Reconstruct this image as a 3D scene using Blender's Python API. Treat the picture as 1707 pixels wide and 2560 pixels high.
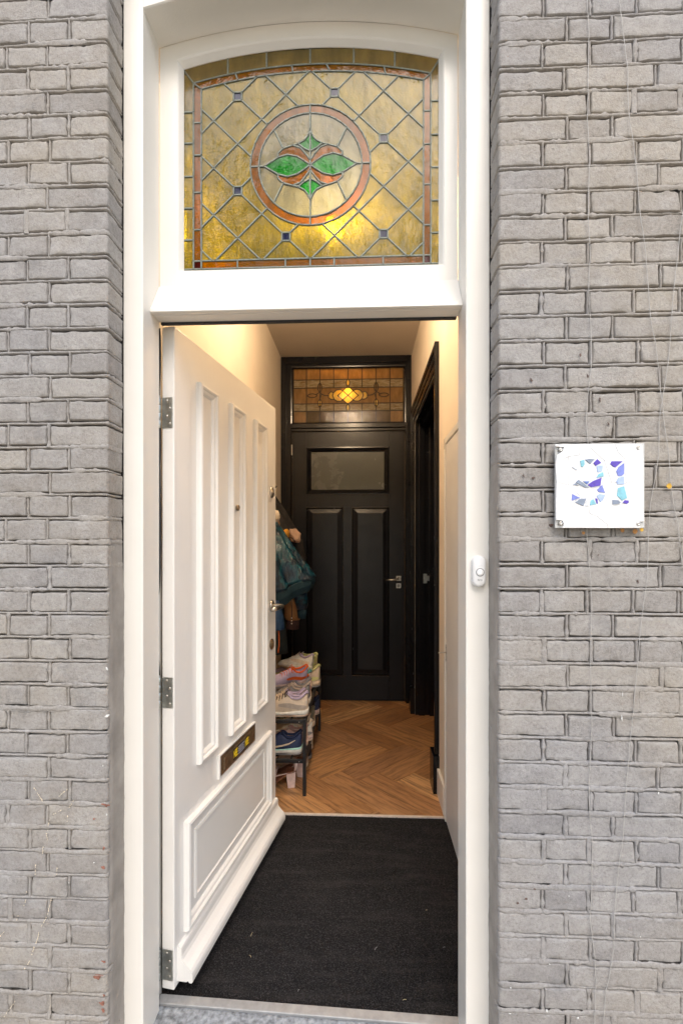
import bpy, bmesh, math, random
import numpy as np
from mathutils import Vector, noise, geometry

# ------------------------------------------------------------------ camera, sky, sun, exposure
SC = bpy.context.scene
for o in list(bpy.data.objects):
    bpy.data.objects.remove(o, do_unlink=True)
COL = SC.collection
R = math.radians
cam_d = bpy.data.cameras.new('camera')
cam_d.sensor_fit = 'VERTICAL'; cam_d.sensor_height = 36.0
cam_d.lens = 36.0 * 1200 / 2560
cam_d.shift_y = 80 / 2560
cam_d.clip_start = 0.02; cam_d.clip_end = 500
cam = bpy.data.objects.new('camera', cam_d); COL.objects.link(cam)
cam.location = (0, 0, 1.42); cam.rotation_euler = (R(90), 0, math.atan(52 / 1200))
SC.camera = cam

SUN_EL, SUN_AZ = 46.0, 170.0          # degrees; azimuth clockwise from +Y
world = bpy.data.worlds.new('World'); SC.world = world; world.use_nodes = True
nt = world.node_tree; nt.nodes.clear()
sky = nt.nodes.new('ShaderNodeTexSky'); sky.sky_type = 'NISHITA'; sky.sun_disc = False
sky.sun_elevation = R(SUN_EL); sky.sun_rotation = R(SUN_AZ)
sky.air_density = 1.0; sky.dust_density = 2.5; sky.ozone_density = 1.0; sky.altitude = 0
bg = nt.nodes.new('ShaderNodeBackground'); bg.inputs[1].default_value = 0.15
wo = nt.nodes.new('ShaderNodeOutputWorld')
nt.links.new(sky.outputs[0], bg.inputs[0]); nt.links.new(bg.outputs[0], wo.inputs[0])
sun_d = bpy.data.lights.new('sun', 'SUN'); sun_d.energy = 1.0; sun_d.angle = R(50); sun_d.color = (1, .97, .93)
sun = bpy.data.objects.new('sun', sun_d); COL.objects.link(sun)
_d = Vector((math.sin(R(SUN_AZ)) * math.cos(R(SUN_EL)), math.cos(R(SUN_AZ)) * math.cos(R(SUN_EL)), math.sin(R(SUN_EL))))
sun.rotation_euler = _d.to_track_quat('Z', 'Y').to_euler(); sun.location = _d * 20
SC.view_settings.view_transform = 'Standard'; SC.view_settings.look = 'None'
SC.view_settings.exposure = 0.97; SC.view_settings.gamma = 1.0
SC.view_settings.use_curve_mapping = False
SC.render.engine = 'CYCLES'
SC.cycles.max_bounces = 10; SC.cycles.diffuse_bounces = 5; SC.cycles.glossy_bounces = 4
SC.cycles.transmission_bounces = 6; SC.cycles.transparent_max_bounces = 12
SC.cycles.use_denoising = True
SC.cycles.sample_clamp_indirect = 6.0
SC.cycles.caustics_reflective = False; SC.cycles.caustics_refractive = False
RND = random.Random(31)

# ------------------------------------------------------------------ materials
def new_mat(name):
    m = bpy.data.materials.new(name); m.use_nodes = True
    t = m.node_tree; t.nodes.clear()
    out = t.nodes.new('ShaderNodeOutputMaterial')
    return m, t, out
def N(t, kind, **kw):
    n = t.nodes.new('ShaderNode' + kind)
    for k, v in kw.items():
        if k in n.inputs.keys(): n.inputs[k].default_value = v
        else: setattr(n, k, v)
    return n
def rgba(c): return (c[0], c[1], c[2], 1)
def ramp(t, fac, stops, interp='LINEAR'):
    r = t.nodes.new('ShaderNodeValToRGB'); r.color_ramp.interpolation = interp
    el = r.color_ramp.elements
    while len(el) < len(stops): el.new(0.5)
    for e, (p, c) in zip(el, stops):
        e.position = p; e.color = rgba(c) if len(c) == 3 else c
    t.links.new(fac, r.inputs[0]); return r.outputs[0]
def mixc(t, fac, a, b, mode='MIX'):
    n = t.nodes.new('ShaderNodeMix'); n.data_type = 'RGBA'; n.blend_type = mode
    for s, v in ((n.inputs[0], fac), (n.inputs[6], a), (n.inputs[7], b)):
        if hasattr(v, 'is_linked'): t.links.new(v, s)
        elif isinstance(v, (tuple, list)): s.default_value = rgba(v)
        else: s.default_value = v
    return n.outputs[2]
def tex(t, coord, scale, detail=4, rough=.55, stretch=None, kind='Noise'):
    c = t.nodes.new('ShaderNodeTexCoord')
    src = c.outputs[coord] if coord != 'World' else t.nodes.new('ShaderNodeNewGeometry').outputs['Position']
    if stretch:
        mp = t.nodes.new('ShaderNodeMapping'); mp.inputs['Scale'].default_value = stretch
        t.links.new(src, mp.inputs[0]); src = mp.outputs[0]
    n = t.nodes.new('ShaderNodeTex' + kind); n.inputs['Scale'].default_value = scale
    if kind == 'Noise':
        n.inputs['Detail'].default_value = detail; n.inputs['Roughness'].default_value = rough
    t.links.new(src, n.inputs['Vector']); return n
def bump(t, h, strength, dist, nrm=None):
    b = t.nodes.new('ShaderNodeBump'); b.inputs['Strength'].default_value = strength; b.inputs['Distance'].default_value = dist
    t.links.new(h, b.inputs['Height'])
    if nrm: t.links.new(nrm, b.inputs['Normal'])
    return b.outputs[0]
def principled(t, out, color, rough=.5, metal=0, spec=.5, normal=None, coat=0):
    p = t.nodes.new('ShaderNodeBsdfPrincipled')
    for s, v in (('Base Color', color), ('Roughness', rough)):
        if hasattr(v, 'is_linked'): t.links.new(v, p.inputs[s])
        else: p.inputs[s].default_value = rgba(v) if isinstance(v, (tuple, list)) else v
    p.inputs['Metallic'].default_value = metal; p.inputs['Specular IOR Level'].default_value = spec
    p.inputs['Coat Weight'].default_value = coat; p.inputs['Coat Roughness'].default_value = .15
    if normal: t.links.new(normal, p.inputs['Normal'])
    t.links.new(p.outputs[0], out.inputs[0]); return p
def simple(name, col, rough=.5, metal=0, spec=.5, var=.08, scale=30, bmp=0, bscale=200, bdist=.001, coat=0):
    """one colour with slight tonal variation and an optional fine relief"""
    m, t, out = new_mat(name)
    n = tex(t, 'World', scale)
    a = tuple(max(0, c * (1 - var)) for c in col); b = tuple(min(1, c * (1 + var)) for c in col)
    c = ramp(t, n.outputs['Fac'], [(.3, a), (.7, b)])
    nr = None
    if bmp: nr = bump(t, tex(t, 'World', bscale, 3).outputs['Fac'], bmp, bdist)
    rr = ramp(t, tex(t, 'World', scale * 1.7).outputs['Fac'], [(.3, (rough * .85,) * 3), (.7, (min(1, rough * 1.15),) * 3)])
    principled(t, out, c, rr, metal, spec, nr, coat)
    return m

def make_masonry(name='grey_masonry_paint', warm=(.345, .312, .270), cool=(.312, .302, .298)):
    m, t, out = new_mat(name)
    big = tex(t, 'World', 1.3, 3).outputs['Fac']
    c = ramp(t, big, [(.38, warm), (.62, cool)])
    oi = t.nodes.new('ShaderNodeObjectInfo')
    vr = ramp(t, oi.outputs['Random'], [(0, (.86, .86, .87)), (.5, (1, 1, 1)), (1, (1.1, 1.09, 1.06))])
    c = mixc(t, 1.0, c, vr, 'MULTIPLY')
    med = tex(t, 'World', 22, 6, .62).outputs['Fac']
    c = mixc(t, ramp(t, med, [(.42, (0, 0, 0)), (.72, (.5, .5, .5))]), c, (.43, .415, .40))
    # grime blotches
    gr = tex(t, 'World', 9, 6, .7).outputs['Fac']
    c = mixc(t, ramp(t, gr, [(.57, (0, 0, 0)), (.74, (.5, .5, .5))]), c, (.15, .15, .155))
    # pinholes and dark speckle in the paint
    sp = tex(t, 'World', 230, 3, .6).outputs['Fac']
    c = mixc(t, ramp(t, sp, [(.66, (0, 0, 0)), (.76, (.55, .55, .55))]), c, (.11, .105, .10))
    # chipped paint showing the brick
    ch = tex(t, 'World', 31, 5, .6).outputs['Fac']
    c = mixc(t, ramp(t, ch, [(.755, (0, 0, 0)), (.77, (.9, .9, .9))]), c, (.27, .135, .10))
    fine = tex(t, 'World', 150, 5, .75).outputs['Fac']
    c = mixc(t, 1.0, c, ramp(t, fine, [(.28, (.70, .69, .68)), (.5, (1, 1, 1)), (.72, (1.14, 1.14, 1.12))]), 'MULTIPLY')
    h1 = tex(t, 'World', 90, 6, .65).outputs['Fac']
    h2 = tex(t, 'World', 420, 3, .5).outputs['Fac']
    n1 = bump(t, h1, .5, .006); n2 = bump(t, h2, .5, .002, n1)
    n3 = bump(t, sp, -.25, .002, n2)
    principled(t, out, c, .72, 0, .35, n3)
    return m
M = {}
M['masonry'] = make_masonry()
M['cement'] = simple('cement_render', (.30, .275, .245), .85, var=.2, scale=14, bmp=.5, bscale=160, bdist=.002)
def make_white(name, col, rough=.28):
    m, t, out = new_mat(name)
    n = tex(t, 'World', 6, 4)
    c = ramp(t, n.outputs['Fac'], [(.3, tuple(v * .965 for v in col)), (.7, col)])
    d = tex(t, 'World', 45, 6, .7).outputs['Fac']
    c = mixc(t, ramp(t, d, [(.70, (0, 0, 0)), (.82, (.35, .35, .35))]), c, (.50, .46, .40))
    br = tex(t, 'World', 9, 5, .6, (14, 14, .6)).outputs['Fac']
    br2 = tex(t, 'World', 60, 3, .5).outputs['Fac']
    nr = bump(t, br2, .10, .002, bump(t, br, .22, .002))
    principled(t, out, c, rough, 0, .5, nr)
    return m
M['white'] = make_white('white_gloss_paint', (.83, .80, .735))
M['white_door'] = make_white('white_door_paint', (.82, .80, .76), .24)
M['black_paint'] = simple('black_gloss_paint', (.007, .007, .009), .24, spec=.35, var=.3, scale=8, bmp=.03, bscale=30, bdist=.002)
M['black_satin'] = simple('black_satin_paint', (.008, .008, .010), .33, spec=.3, var=.25, scale=6, bmp=.06, bscale=60, bdist=.002)
M['black_metal'] = simple('black_powder_metal', (.012, .012, .014), .45, var=.2, bmp=.1, bscale=600, bdist=.0005)
M['rubber'] = simple('black_rubber_seal', (.02, .02, .022), .6, var=.3, scale=60)
M['seam'] = simple('old_dark_sealant', (.03, .026, .024), .8, var=.5, scale=80, bmp=.6, bscale=160, bdist=.003)
M['zinc'] = simple('zinc_plated_steel', (.50, .52, .50), .32, 1, var=.25, scale=40)
M['steel'] = simple('brushed_stainless', (.62, .59, .54), .3, 1, var=.1, scale=60)
M['bronze'] = simple('worn_bronzed_steel', (.30, .22, .14), .36, .85, var=.3, scale=50, bmp=.1, bscale=250)
M['alu'] = simple('dull_aluminium', (.30, .30, .295), .5, .25, var=.15, scale=40, bmp=.1, bscale=300)
M['stone'] = simple('bluestone_sill', (.25, .27, .29), .75, var=.55, scale=70, bmp=.8, bscale=220, bdist=.003)
M['hall_wall'] = simple('cream_wall_paint', (.74, .65, .53), .75, var=.04, scale=3, bmp=.12, bscale=120, bdist=.002)
M['hall_ceiling'] = simple('ceiling_paint', (.70, .63, .55), .8, var=.03, scale=3)
M['panel_grey'] = simple('pale_grey_paint', (.66, .64, .615), .45, var=.04, scale=5)
M['pave'] = simple('concrete_pavement', (.42, .36, .28), .9, var=.2, scale=5, bmp=.4, bscale=60, bdist=.004)
M['trim'] = simple('pale_threshold_strip', (.68, .58, .50), .5, var=.1)

def make_wood():
    m, t, out = new_mat('oak_plank')
    oi = t.nodes.new('ShaderNodeObjectInfo')
    base = ramp(t, oi.outputs['Random'], [(0, (.36, .17, .068)), (.22, (.62, .34, .145)), (.42, (.38, .20, .10)), (.60, (.72, .43, .20)), (.8, (.50, .26, .11)), (1, (.42, .23, .12))])
    cc = t.nodes.new('ShaderNodeTexCoord'); addv = N(t, 'VectorMath', operation='ADD')
    sc = N(t, 'VectorMath', operation='SCALE'); sc.inputs['Scale'].default_value = 37.0
    cx = t.nodes.new('ShaderNodeCombineXYZ'); t.links.new(oi.outputs['Random'], cx.inputs[0]); t.links.new(oi.outputs['Random'], cx.inputs[1])
    t.links.new(cx.outputs[0], sc.inputs[0]); t.links.new(cc.outputs['Object'], addv.inputs[0]); t.links.new(sc.outputs[0], addv.inputs[1])
    def nz(scale, st, det=6, rough=.6):
        mp = t.nodes.new('ShaderNodeMapping'); mp.inputs['Scale'].default_value = st
        t.links.new(addv.outputs[0], mp.inputs[0])
        n = t.nodes.new('ShaderNodeTexNoise'); n.inputs['Scale'].default_value = scale; n.inputs['Detail'].default_value = det; n.inputs['Roughness'].default_value = rough
        n.inputs['Distortion'].default_value = .6
        t.links.new(mp.outputs[0], n.inputs['Vector']); return n.outputs['Fac']
    g1 = nz(5, (1, 9, 1)); g2 = nz(16, (1, 14, 1), 5, .7)
    c = mixc(t, ramp(t, g1, [(.33, (.9, .9, .9)), (.58, (0, 0, 0))]), base, (.15, .07, .033))
    c = mixc(t, ramp(t, g2, [(.52, (0, 0, 0)), (.75, (.55, .55, .55))]), c, (.60, .37, .18))
    nr = bump(t, g2, .12, .001)
    principled(t, out, c, ramp(t, g1, [(.3, (.34,) * 3), (.7, (.44,) * 3)]), 0, .45, nr)
    return m
M['oak'] = make_wood()
def make_mat_fibre():
    m, t, out = new_mat('charcoal_coir')
    n = tex(t, 'World', 260, 3, .7).outputs['Fac']
    c = ramp(t, n, [(.3, (.003, .003, .0035)), (.52, (.011, .0105, .0115)), (.68, (.062, .059, .059))])
    w = tex(t, 'World', 7, 4, .6, (.5, 3, 1)).outputs['Fac']
    c = mixc(t, ramp(t, w, [(.5, (0, 0, 0)), (.72, (.5, .5, .5))]), c, (.040, .037, .036))
    principled(t, out, c, .9, 0, .2)
    return m
M['coir'] = make_mat_fibre()
def make_glass(name, col, trans=.55, rough=.14, ripple=1.0, gloss=.41, streak=None):
    """hand-made cathedral glass: tinted, rippled, half clear half milky"""
    m, t, out = new_mat(name)
    c = ramp(t, tex(t, 'World', 26, 5, .65, (1, 1, .35)).outputs['Fac'], [(.3, tuple(v * .72 for v in col)), (.7, tuple(min(1, v * 1.2) for v in col))])
    if streak:
        c = mixc(t, ramp(t, tex(t, 'World', 22, 5, .65, (1, 1, 6)).outputs['Fac'], [(.4, (0, 0, 0)), (.62, (1, 1, 1))]), c, streak)
    r1 = tex(t, 'World', 36, 3, .5, (1, 30, .6)).outputs['Fac']; r2 = tex(t, 'World', 170, 2, .5, (1, 9, 1)).outputs['Fac']
    nr = bump(t, r2, .12 * ripple, .002, bump(t, r1, .30 * ripple, .005))
    refr = t.nodes.new('ShaderNodeBsdfRefraction'); refr.inputs['IOR'].default_value = 1.25; refr.inputs['Roughness'].default_value = rough
    tr = t.nodes.new('ShaderNodeBsdfTransparent'); tl = t.nodes.new('ShaderNodeBsdfTranslucent'); df = t.nodes.new('ShaderNodeBsdfDiffuse')
    gl = t.nodes.new('ShaderNodeBsdfGlossy'); gl.inputs['Roughness'].default_value = .04
    for b in (refr, tr, tl, df): t.links.new(c, b.inputs['Color'])
    for b in (refr, tl, gl): t.links.new(nr, b.inputs['Normal'])
    def mix(f, a, b):
        x = t.nodes.new('ShaderNodeMixShader')
        if hasattr(f, 'is_linked'): t.links.new(f, x.inputs[0])
        else: x.inputs[0].default_value = f
        t.links.new(a.outputs[0], x.inputs[1]); t.links.new(b.outputs[0], x.inputs[2]); return x
    clear = refr
    milk = mix(.5, tl, df)
    body = mix(trans, milk, clear)
    fr = t.nodes.new('ShaderNodeFresnel'); fr.inputs['IOR'].default_value = 1.0 + gloss
    t.links.new(nr, fr.inputs['Normal'])
    fin = mix(fr.outputs[0], body, gl)
    t.links.new(fin.outputs[0], out.inputs[0])
    return m
M['g_olive'] = make_glass('olive_cathedral_glass', (.50, .455, .06), .72, .10, ripple=1.5)
M['g_tan'] = make_glass('tan_cathedral_glass', (.44, .40, .20), .68)
M['g_clear'] = make_glass('pale_cathedral_glass', (.46, .47, .35), .68)
M['g_amber'] = make_glass('amber_glass', (.44, .235, .001), .66)
M['g_green'] = make_glass('green_glass', (.003, .40, .012), .62)
M['g_blue'] = make_glass('cobalt_glass', (.016, .022, .13), .5)
M['g_red'] = make_glass('dark_red_glass', (.16, .02, .01), .5)
M['h_amber'] = make_glass('pale_amber_glass', (.56, .38, .17), .55, .25, .5)
M['h_gold'] = make_glass('gold_hammered_glass', (.95, .66, .16), .42, .45, 2.6)
M['h_streak'] = make_glass('streaky_opal_glass', (.42, .32, .17), .4, .2, .6, .38, (.62, .58, .44))
M['h_ripple'] = make_glass('rippled_dim_glass', (.20, .135, .055), .5, .12, 2.0)
M['lead'] = simple('lead_came', (.19, .21, .175), .5, .3, var=.25, scale=120, bmp=.3, bscale=300)
M['lead_dark'] = simple('dark_lead_came', (.035, .028, .02), .55, .2, var=.2, scale=120)
M['frost'] = simple('dim_door_glass', (.058, .064, .060), .26, 0, .6, var=.06, scale=4)
def emit(name, col, s):
    m, t, out = new_mat(name); e = t.nodes.new('ShaderNodeEmission')
    e.inputs[0].default_value = rgba(col); e.inputs[1].default_value = s
    t.links.new(e.outputs[0], out.inputs[0]); return m
M['lamp'] = emit('lit_lamp_globe', (1, .75, .49), 440)
M['lamp_far'] = emit('lit_far_lamp_globe', (1, .64, .28), 150)

# ------------------------------------------------------------------ mesh helpers
def tag(o, label=None, cat=None, group=None, kind=None):
    for k, v in (('label', label), ('category', cat), ('group', group), ('kind', kind)):
        if v: o[k] = v
    return o
def empty(name, loc=(0, 0, 0), rz=0, label=None, cat=None, group=None, kind=None):
    o = bpy.data.objects.new(name, None); COL.objects.link(o); o.empty_display_size = .05
    o.location = loc; o.rotation_euler = (0, 0, rz)
    return tag(o, label, cat, group, kind)
def link(name, me, mat, parent=None, loc=(0, 0, 0), rot=(0, 0, 0)):
    o = bpy.data.objects.new(name, me); COL.objects.link(o)
    o.location = loc; o.rotation_euler = rot
    if mat is not None and not me.materials: me.materials.append(M[mat] if isinstance(mat, str) else mat)
    if parent is not None: o.parent = parent
    return o
def mesh_of(verts, faces, smooth=False):
    me = bpy.data.meshes.new('m'); me.from_pydata([tuple(v) for v in verts], [], [tuple(f) for f in faces]); me.update()
    if smooth: me.polygons.foreach_set('use_smooth', [True] * len(me.polygons))
    return me
def fixn(me):
    b = bmesh.new(); b.from_mesh(me); bmesh.ops.recalc_face_normals(b, faces=b.faces); b.to_mesh(me); b.free(); me.update(); return me
def box_bm(bm, x0, x1, y0, y1, z0, z1, bev=0):
    g = bmesh.ops.create_cube(bm, size=1); vs = g['verts']
    for v in vs:
        v.co = Vector((x0 + (v.co.x + .5) * (x1 - x0), y0 + (v.co.y + .5) * (y1 - y0), z0 + (v.co.z + .5) * (z1 - z0)))
    if bev:
        es = list({e for v in vs for e in v.link_edges})
        bmesh.ops.bevel(bm, geom=es, offset=bev, segments=2, profile=.5, affect='EDGES', clamp_overlap=True)
def boxes(name, mat, parent, specs, bev=.002, loc=(0, 0, 0), rot=(0, 0, 0)):
    bm = bmesh.new()
    for s in specs: box_bm(bm, *s[:6], s[6] if len(s) > 6 else bev)
    me = bpy.data.meshes.new('m'); bm.to_mesh(me); bm.free()
    return link(name, me, mat, parent, loc, rot)
def tube_data(path, rad, n=8, closed_ends=True):
    P = [Vector(p) for p in path]; V = []; Fc = []
    up = Vector((0, 0, 1)); prev = None
    for i, p in enumerate(P):
        d = (P[min(i + 1, len(P) - 1)] - P[max(i - 1, 0)]).normalized()
        if prev is None: a = d.cross(up if abs(d.z) < .9 else Vector((1, 0, 0))).normalized()
        else: a = (prev - d * prev.dot(d)).normalized()
        prev = a; b = d.cross(a)
        r = rad[i] if isinstance(rad, (list, tuple)) else rad
        for k in range(n):
            th = 2 * math.pi * k / n; V.append(p + a * math.cos(th) * r + b * math.sin(th) * r)
    for i in range(len(P) - 1):
        for k in range(n):
            Fc.append((i * n + k, i * n + (k + 1) % n, (i + 1) * n + (k + 1) % n, (i + 1) * n + k))
    if closed_ends:
        Fc.append(tuple(range(n - 1, -1, -1))); m = (len(P) - 1) * n; Fc.append(tuple(m + k for k in range(n)))
    return V, Fc
def tube(name, mat, parent, path, rad, n=8, smooth=True, loc=(0, 0, 0)):
    V, Fc = tube_data(path, rad, n)
    return link(name, fixn(mesh_of(V, Fc, smooth)), mat, parent, loc)
def prism(name, mat, parent, poly, y0, y1, smooth=False):
    """polygon in X,Z extruded along Y (y0 is the front)"""
    n = len(poly); V = [(x, y0, z) for x, z in poly] + [(x, y1, z) for x, z in poly]
    Fc = [tuple(range(n)), tuple(range(2 * n - 1, n - 1, -1))] + [(i, i + n, (i + 1) % n + n, (i + 1) % n) for i in range(n)]
    return link(name, fixn(mesh_of(V, Fc, smooth)), mat, parent)
def extrude_x(name, mat, parent, prof, x0, x1):
    n = len(prof); V = [(x0, y, z) for y, z in prof] + [(x1, y, z) for y, z in prof]
    Fc = [tuple(range(n)), tuple(range(2 * n - 1, n - 1, -1))] + [(i, i + n, (i + 1) % n + n, (i + 1) % n) for i in range(n)]
    return link(name, fixn(mesh_of(V, Fc)), mat, parent)
def lathe_data(prof, n=20, axis='Y'):
    V = []; Fc = []
    for r, h in prof:
        for k in range(n):
            a = 2 * math.pi * k / n; c, s = r * math.cos(a), r * math.sin(a)
            V.append({'Y': (c, h, s), 'Z': (c, s, h), 'X': (h, c, s)}[axis])
    for i in range(len(prof) - 1):
        for k in range(n): Fc.append((i * n + k, i * n + (k + 1) % n, (i + 1) * n + (k + 1) % n, (i + 1) * n + k))
    Fc.append(tuple(range(n))); Fc.append(tuple((len(prof) - 1) * n + k for k in range(n)))
    return V, Fc
def lathe(name, mat, parent, prof, loc, n=20, axis='Y', smooth=True, rot=(0, 0, 0)):
    me = fixn(mesh_of(*lathe_data(prof, n, axis), smooth))
    return link(name, me, mat, parent, loc, rot)
def frame_mould(name, mat, parent, x0, x1, z0, z1, prof, yface=0, smooth=False):
    """a mitred moulding: prof = (inset, height) rings, height towards -Y"""
    V = []; Fc = []
    for ins, h in prof:
        V += [(x0 + ins, yface - h, z0 + ins), (x1 - ins, yface - h, z0 + ins), (x1 - ins, yface - h, z1 - ins), (x0 + ins, yface - h, z1 - ins)]
    for i in range(len(prof) - 1):
        for k in range(4): Fc.append((i * 4 + k, i * 4 + (k + 1) % 4, i * 4 + 4 + (k + 1) % 4, i * 4 + 4 + k))
    return link(name, fixn(mesh_of(V, Fc, smooth)), mat, parent)
def text_mesh(name, body, mat, parent, size, loc, rot, bold=0.0, ext=.0004, sx=1):
    cu = bpy.data.curves.new('t', 'FONT'); cu.body = body; cu.size = size; cu.align_x = 'CENTER'; cu.align_y = 'CENTER'
    cu.extrude = ext; cu.offset = bold; cu.resolution_u = 3
    o = bpy.data.objects.new('t', cu); COL.objects.link(o)
    dg = bpy.context.evaluated_depsgraph_get(); me = bpy.data.meshes.new_from_object(o.evaluated_get(dg))
    bpy.data.objects.remove(o, do_unlink=True)
    me.materials.clear()
    r = link(name, me, mat, parent, loc, rot); r.scale = (sx, 1, 1); return r
def nz(x, y, z): return noise.noise(Vector((x, y, z)))

# ------------------------------------------------------------------ ground
pav = link('pavement', mesh_of([(-30, -40, -.16), (30, -40, -.16), (30, 1.36, -.16), (-30, 1.36, -.16)], [(0, 1, 2, 3)]), 'pave')
tag(pav, kind='structure')

# ------------------------------------------------------------------ brick walls (cross bond), each brick its own piece
YF, YR = 1.25, 1.3295           # wall face, end of the reveal
CH = .0636; Z0 = 2.577; JT = .0080
def unfold(u, L, corner):
    """position and normal of the wall skin at distance u from the brick's outer end; corner bricks turn into the reveal"""
    rr = .007
    if not corner or u <= L - rr: return u, 0.0, 0.0, -1.0
    a = (u - (L - rr)) / rr
    if a < math.pi / 2: return L - rr + rr * math.sin(a), rr - rr * math.cos(a), math.sin(a), -math.cos(a)
    return L, rr + (u - (L - rr) - rr * math.pi / 2), 1.0, 0.0
def brick_mesh(L, Hh, corner, sgn, seed):
    rr = .0046
    ext = (L - .007) + .007 * math.pi / 2 + (YR - YF - .007) if corner else L
    def ticks(T, step, a=True, b=True):
        m = max(2, int((T - 2 * rr) / step)); mid = [rr + (T - 2 * rr) * i / m for i in range(m + 1)]
        return ([0, .0016, .0035] if a else [0]) + mid + ([T - .0035, T - .0016, T] if b else [T])
    us = ticks(ext, .0075, True, not corner); zs = ticks(Hh, .0070)
    if corner: us = sorted(set(us + [L - .007, L - .005, L - .002, L + .002, L + .004]))
    sx, sy = seed * 7.13, seed * 3.71; tilt = (nz(sx, 1, 2) * .0022, nz(sx, 5, 2) * .0022); off = nz(sx, 9, 9) * .0022
    V = []
    for u in us:
        bx, by, nx, ny = unfold(u, L, corner)
        for z in zs:
            du = u if (corner and u > ext - rr) else min(u, ext - u) if not corner else u
            dz = min(z, Hh - z)
            wob = 1 + .8 * nz(u * 40 + sx, z * 40 + sy, 3.1) + .4 * nz(u * 120 + sx, z * 120, 3.9)
            r2 = rr * wob
            q = math.hypot(max(0, r2 - du), max(0, r2 - dz)) / r2
            dep = .019 * min(1.2, q ** 3.0) - off
            dep -= nz(u * 22 + sx, z * 26 + sy, .5) * .0018 + nz(u * 75 + sy, z * 80, sx) * .0012 - nz(u * 190 + sy, z * 190, sx) * .0007
            dep -= tilt[0] * (u / ext - .5) + tilt[1] * (z / Hh - .5)
            cz = z + ((nz(u * 30 + sx, z * 8, 7.7) * .0020 + nz(u * 110 + sx, z * 8, 2.7) * .0012) if dz < .006 else 0)
            cu = ((nz(u * 8, z * 45 + sx, 4.4) * .0024 + nz(u * 8, z * 150 + sx, 1.4) * .001) if du < .006 else 0)
            x, y = bx + cu - nx * dep, by - ny * dep
            V.append(((x - L / 2) * sgn, y, cz - Hh / 2))
    nzs = len(zs); Fc = []
    for i in range(len(us) - 1):
        for j in range(nzs - 1):
            f = (i * nzs + j, (i + 1) * nzs + j, (i + 1) * nzs + j + 1, i * nzs + j + 1)
            Fc.append(f if sgn > 0 else f[::-1])
    return mesh_of(V, Fc, True)
def strip_data(path, prof, V, Fc, flip):
    """path = list of (pos(x,y,z), outward normal(x,y), width dir); adds a bead"""
    n = len(prof); b = len(V)
    for (p, nn, wd, amp, wid, seed) in path:
        if amp > .0004: wid = wid * (1 + min(.95, (amp - .0004) * 550))
        for w, h in prof:
            hh = h + amp * (1 if abs(w) < .8 else .3) if amp < .0006 else max(h + amp, min(.0006, -.009 + amp * 5.0) if abs(w) < .95 else -.010 + amp * 3)
            V.append((p[0] + nn[0] * hh + wd[0] * w * wid, p[1] + nn[1] * hh, p[2] + wd[1] * w * wid))
    for i in range(len(path) - 1):
        for j in range(n - 1):
            f = (b + i * n + j, b + (i + 1) * n + j, b + (i + 1) * n + j + 1, b + i * n + j + 1)
            Fc.append(f[::-1] if flip else f)
BEAD = [(-1.0, -.020), (-.90, -.012), (-.68, -.0018), (0, -.0002), (.68, -.0018), (.90, -.012), (1.0, -.020)]
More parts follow.
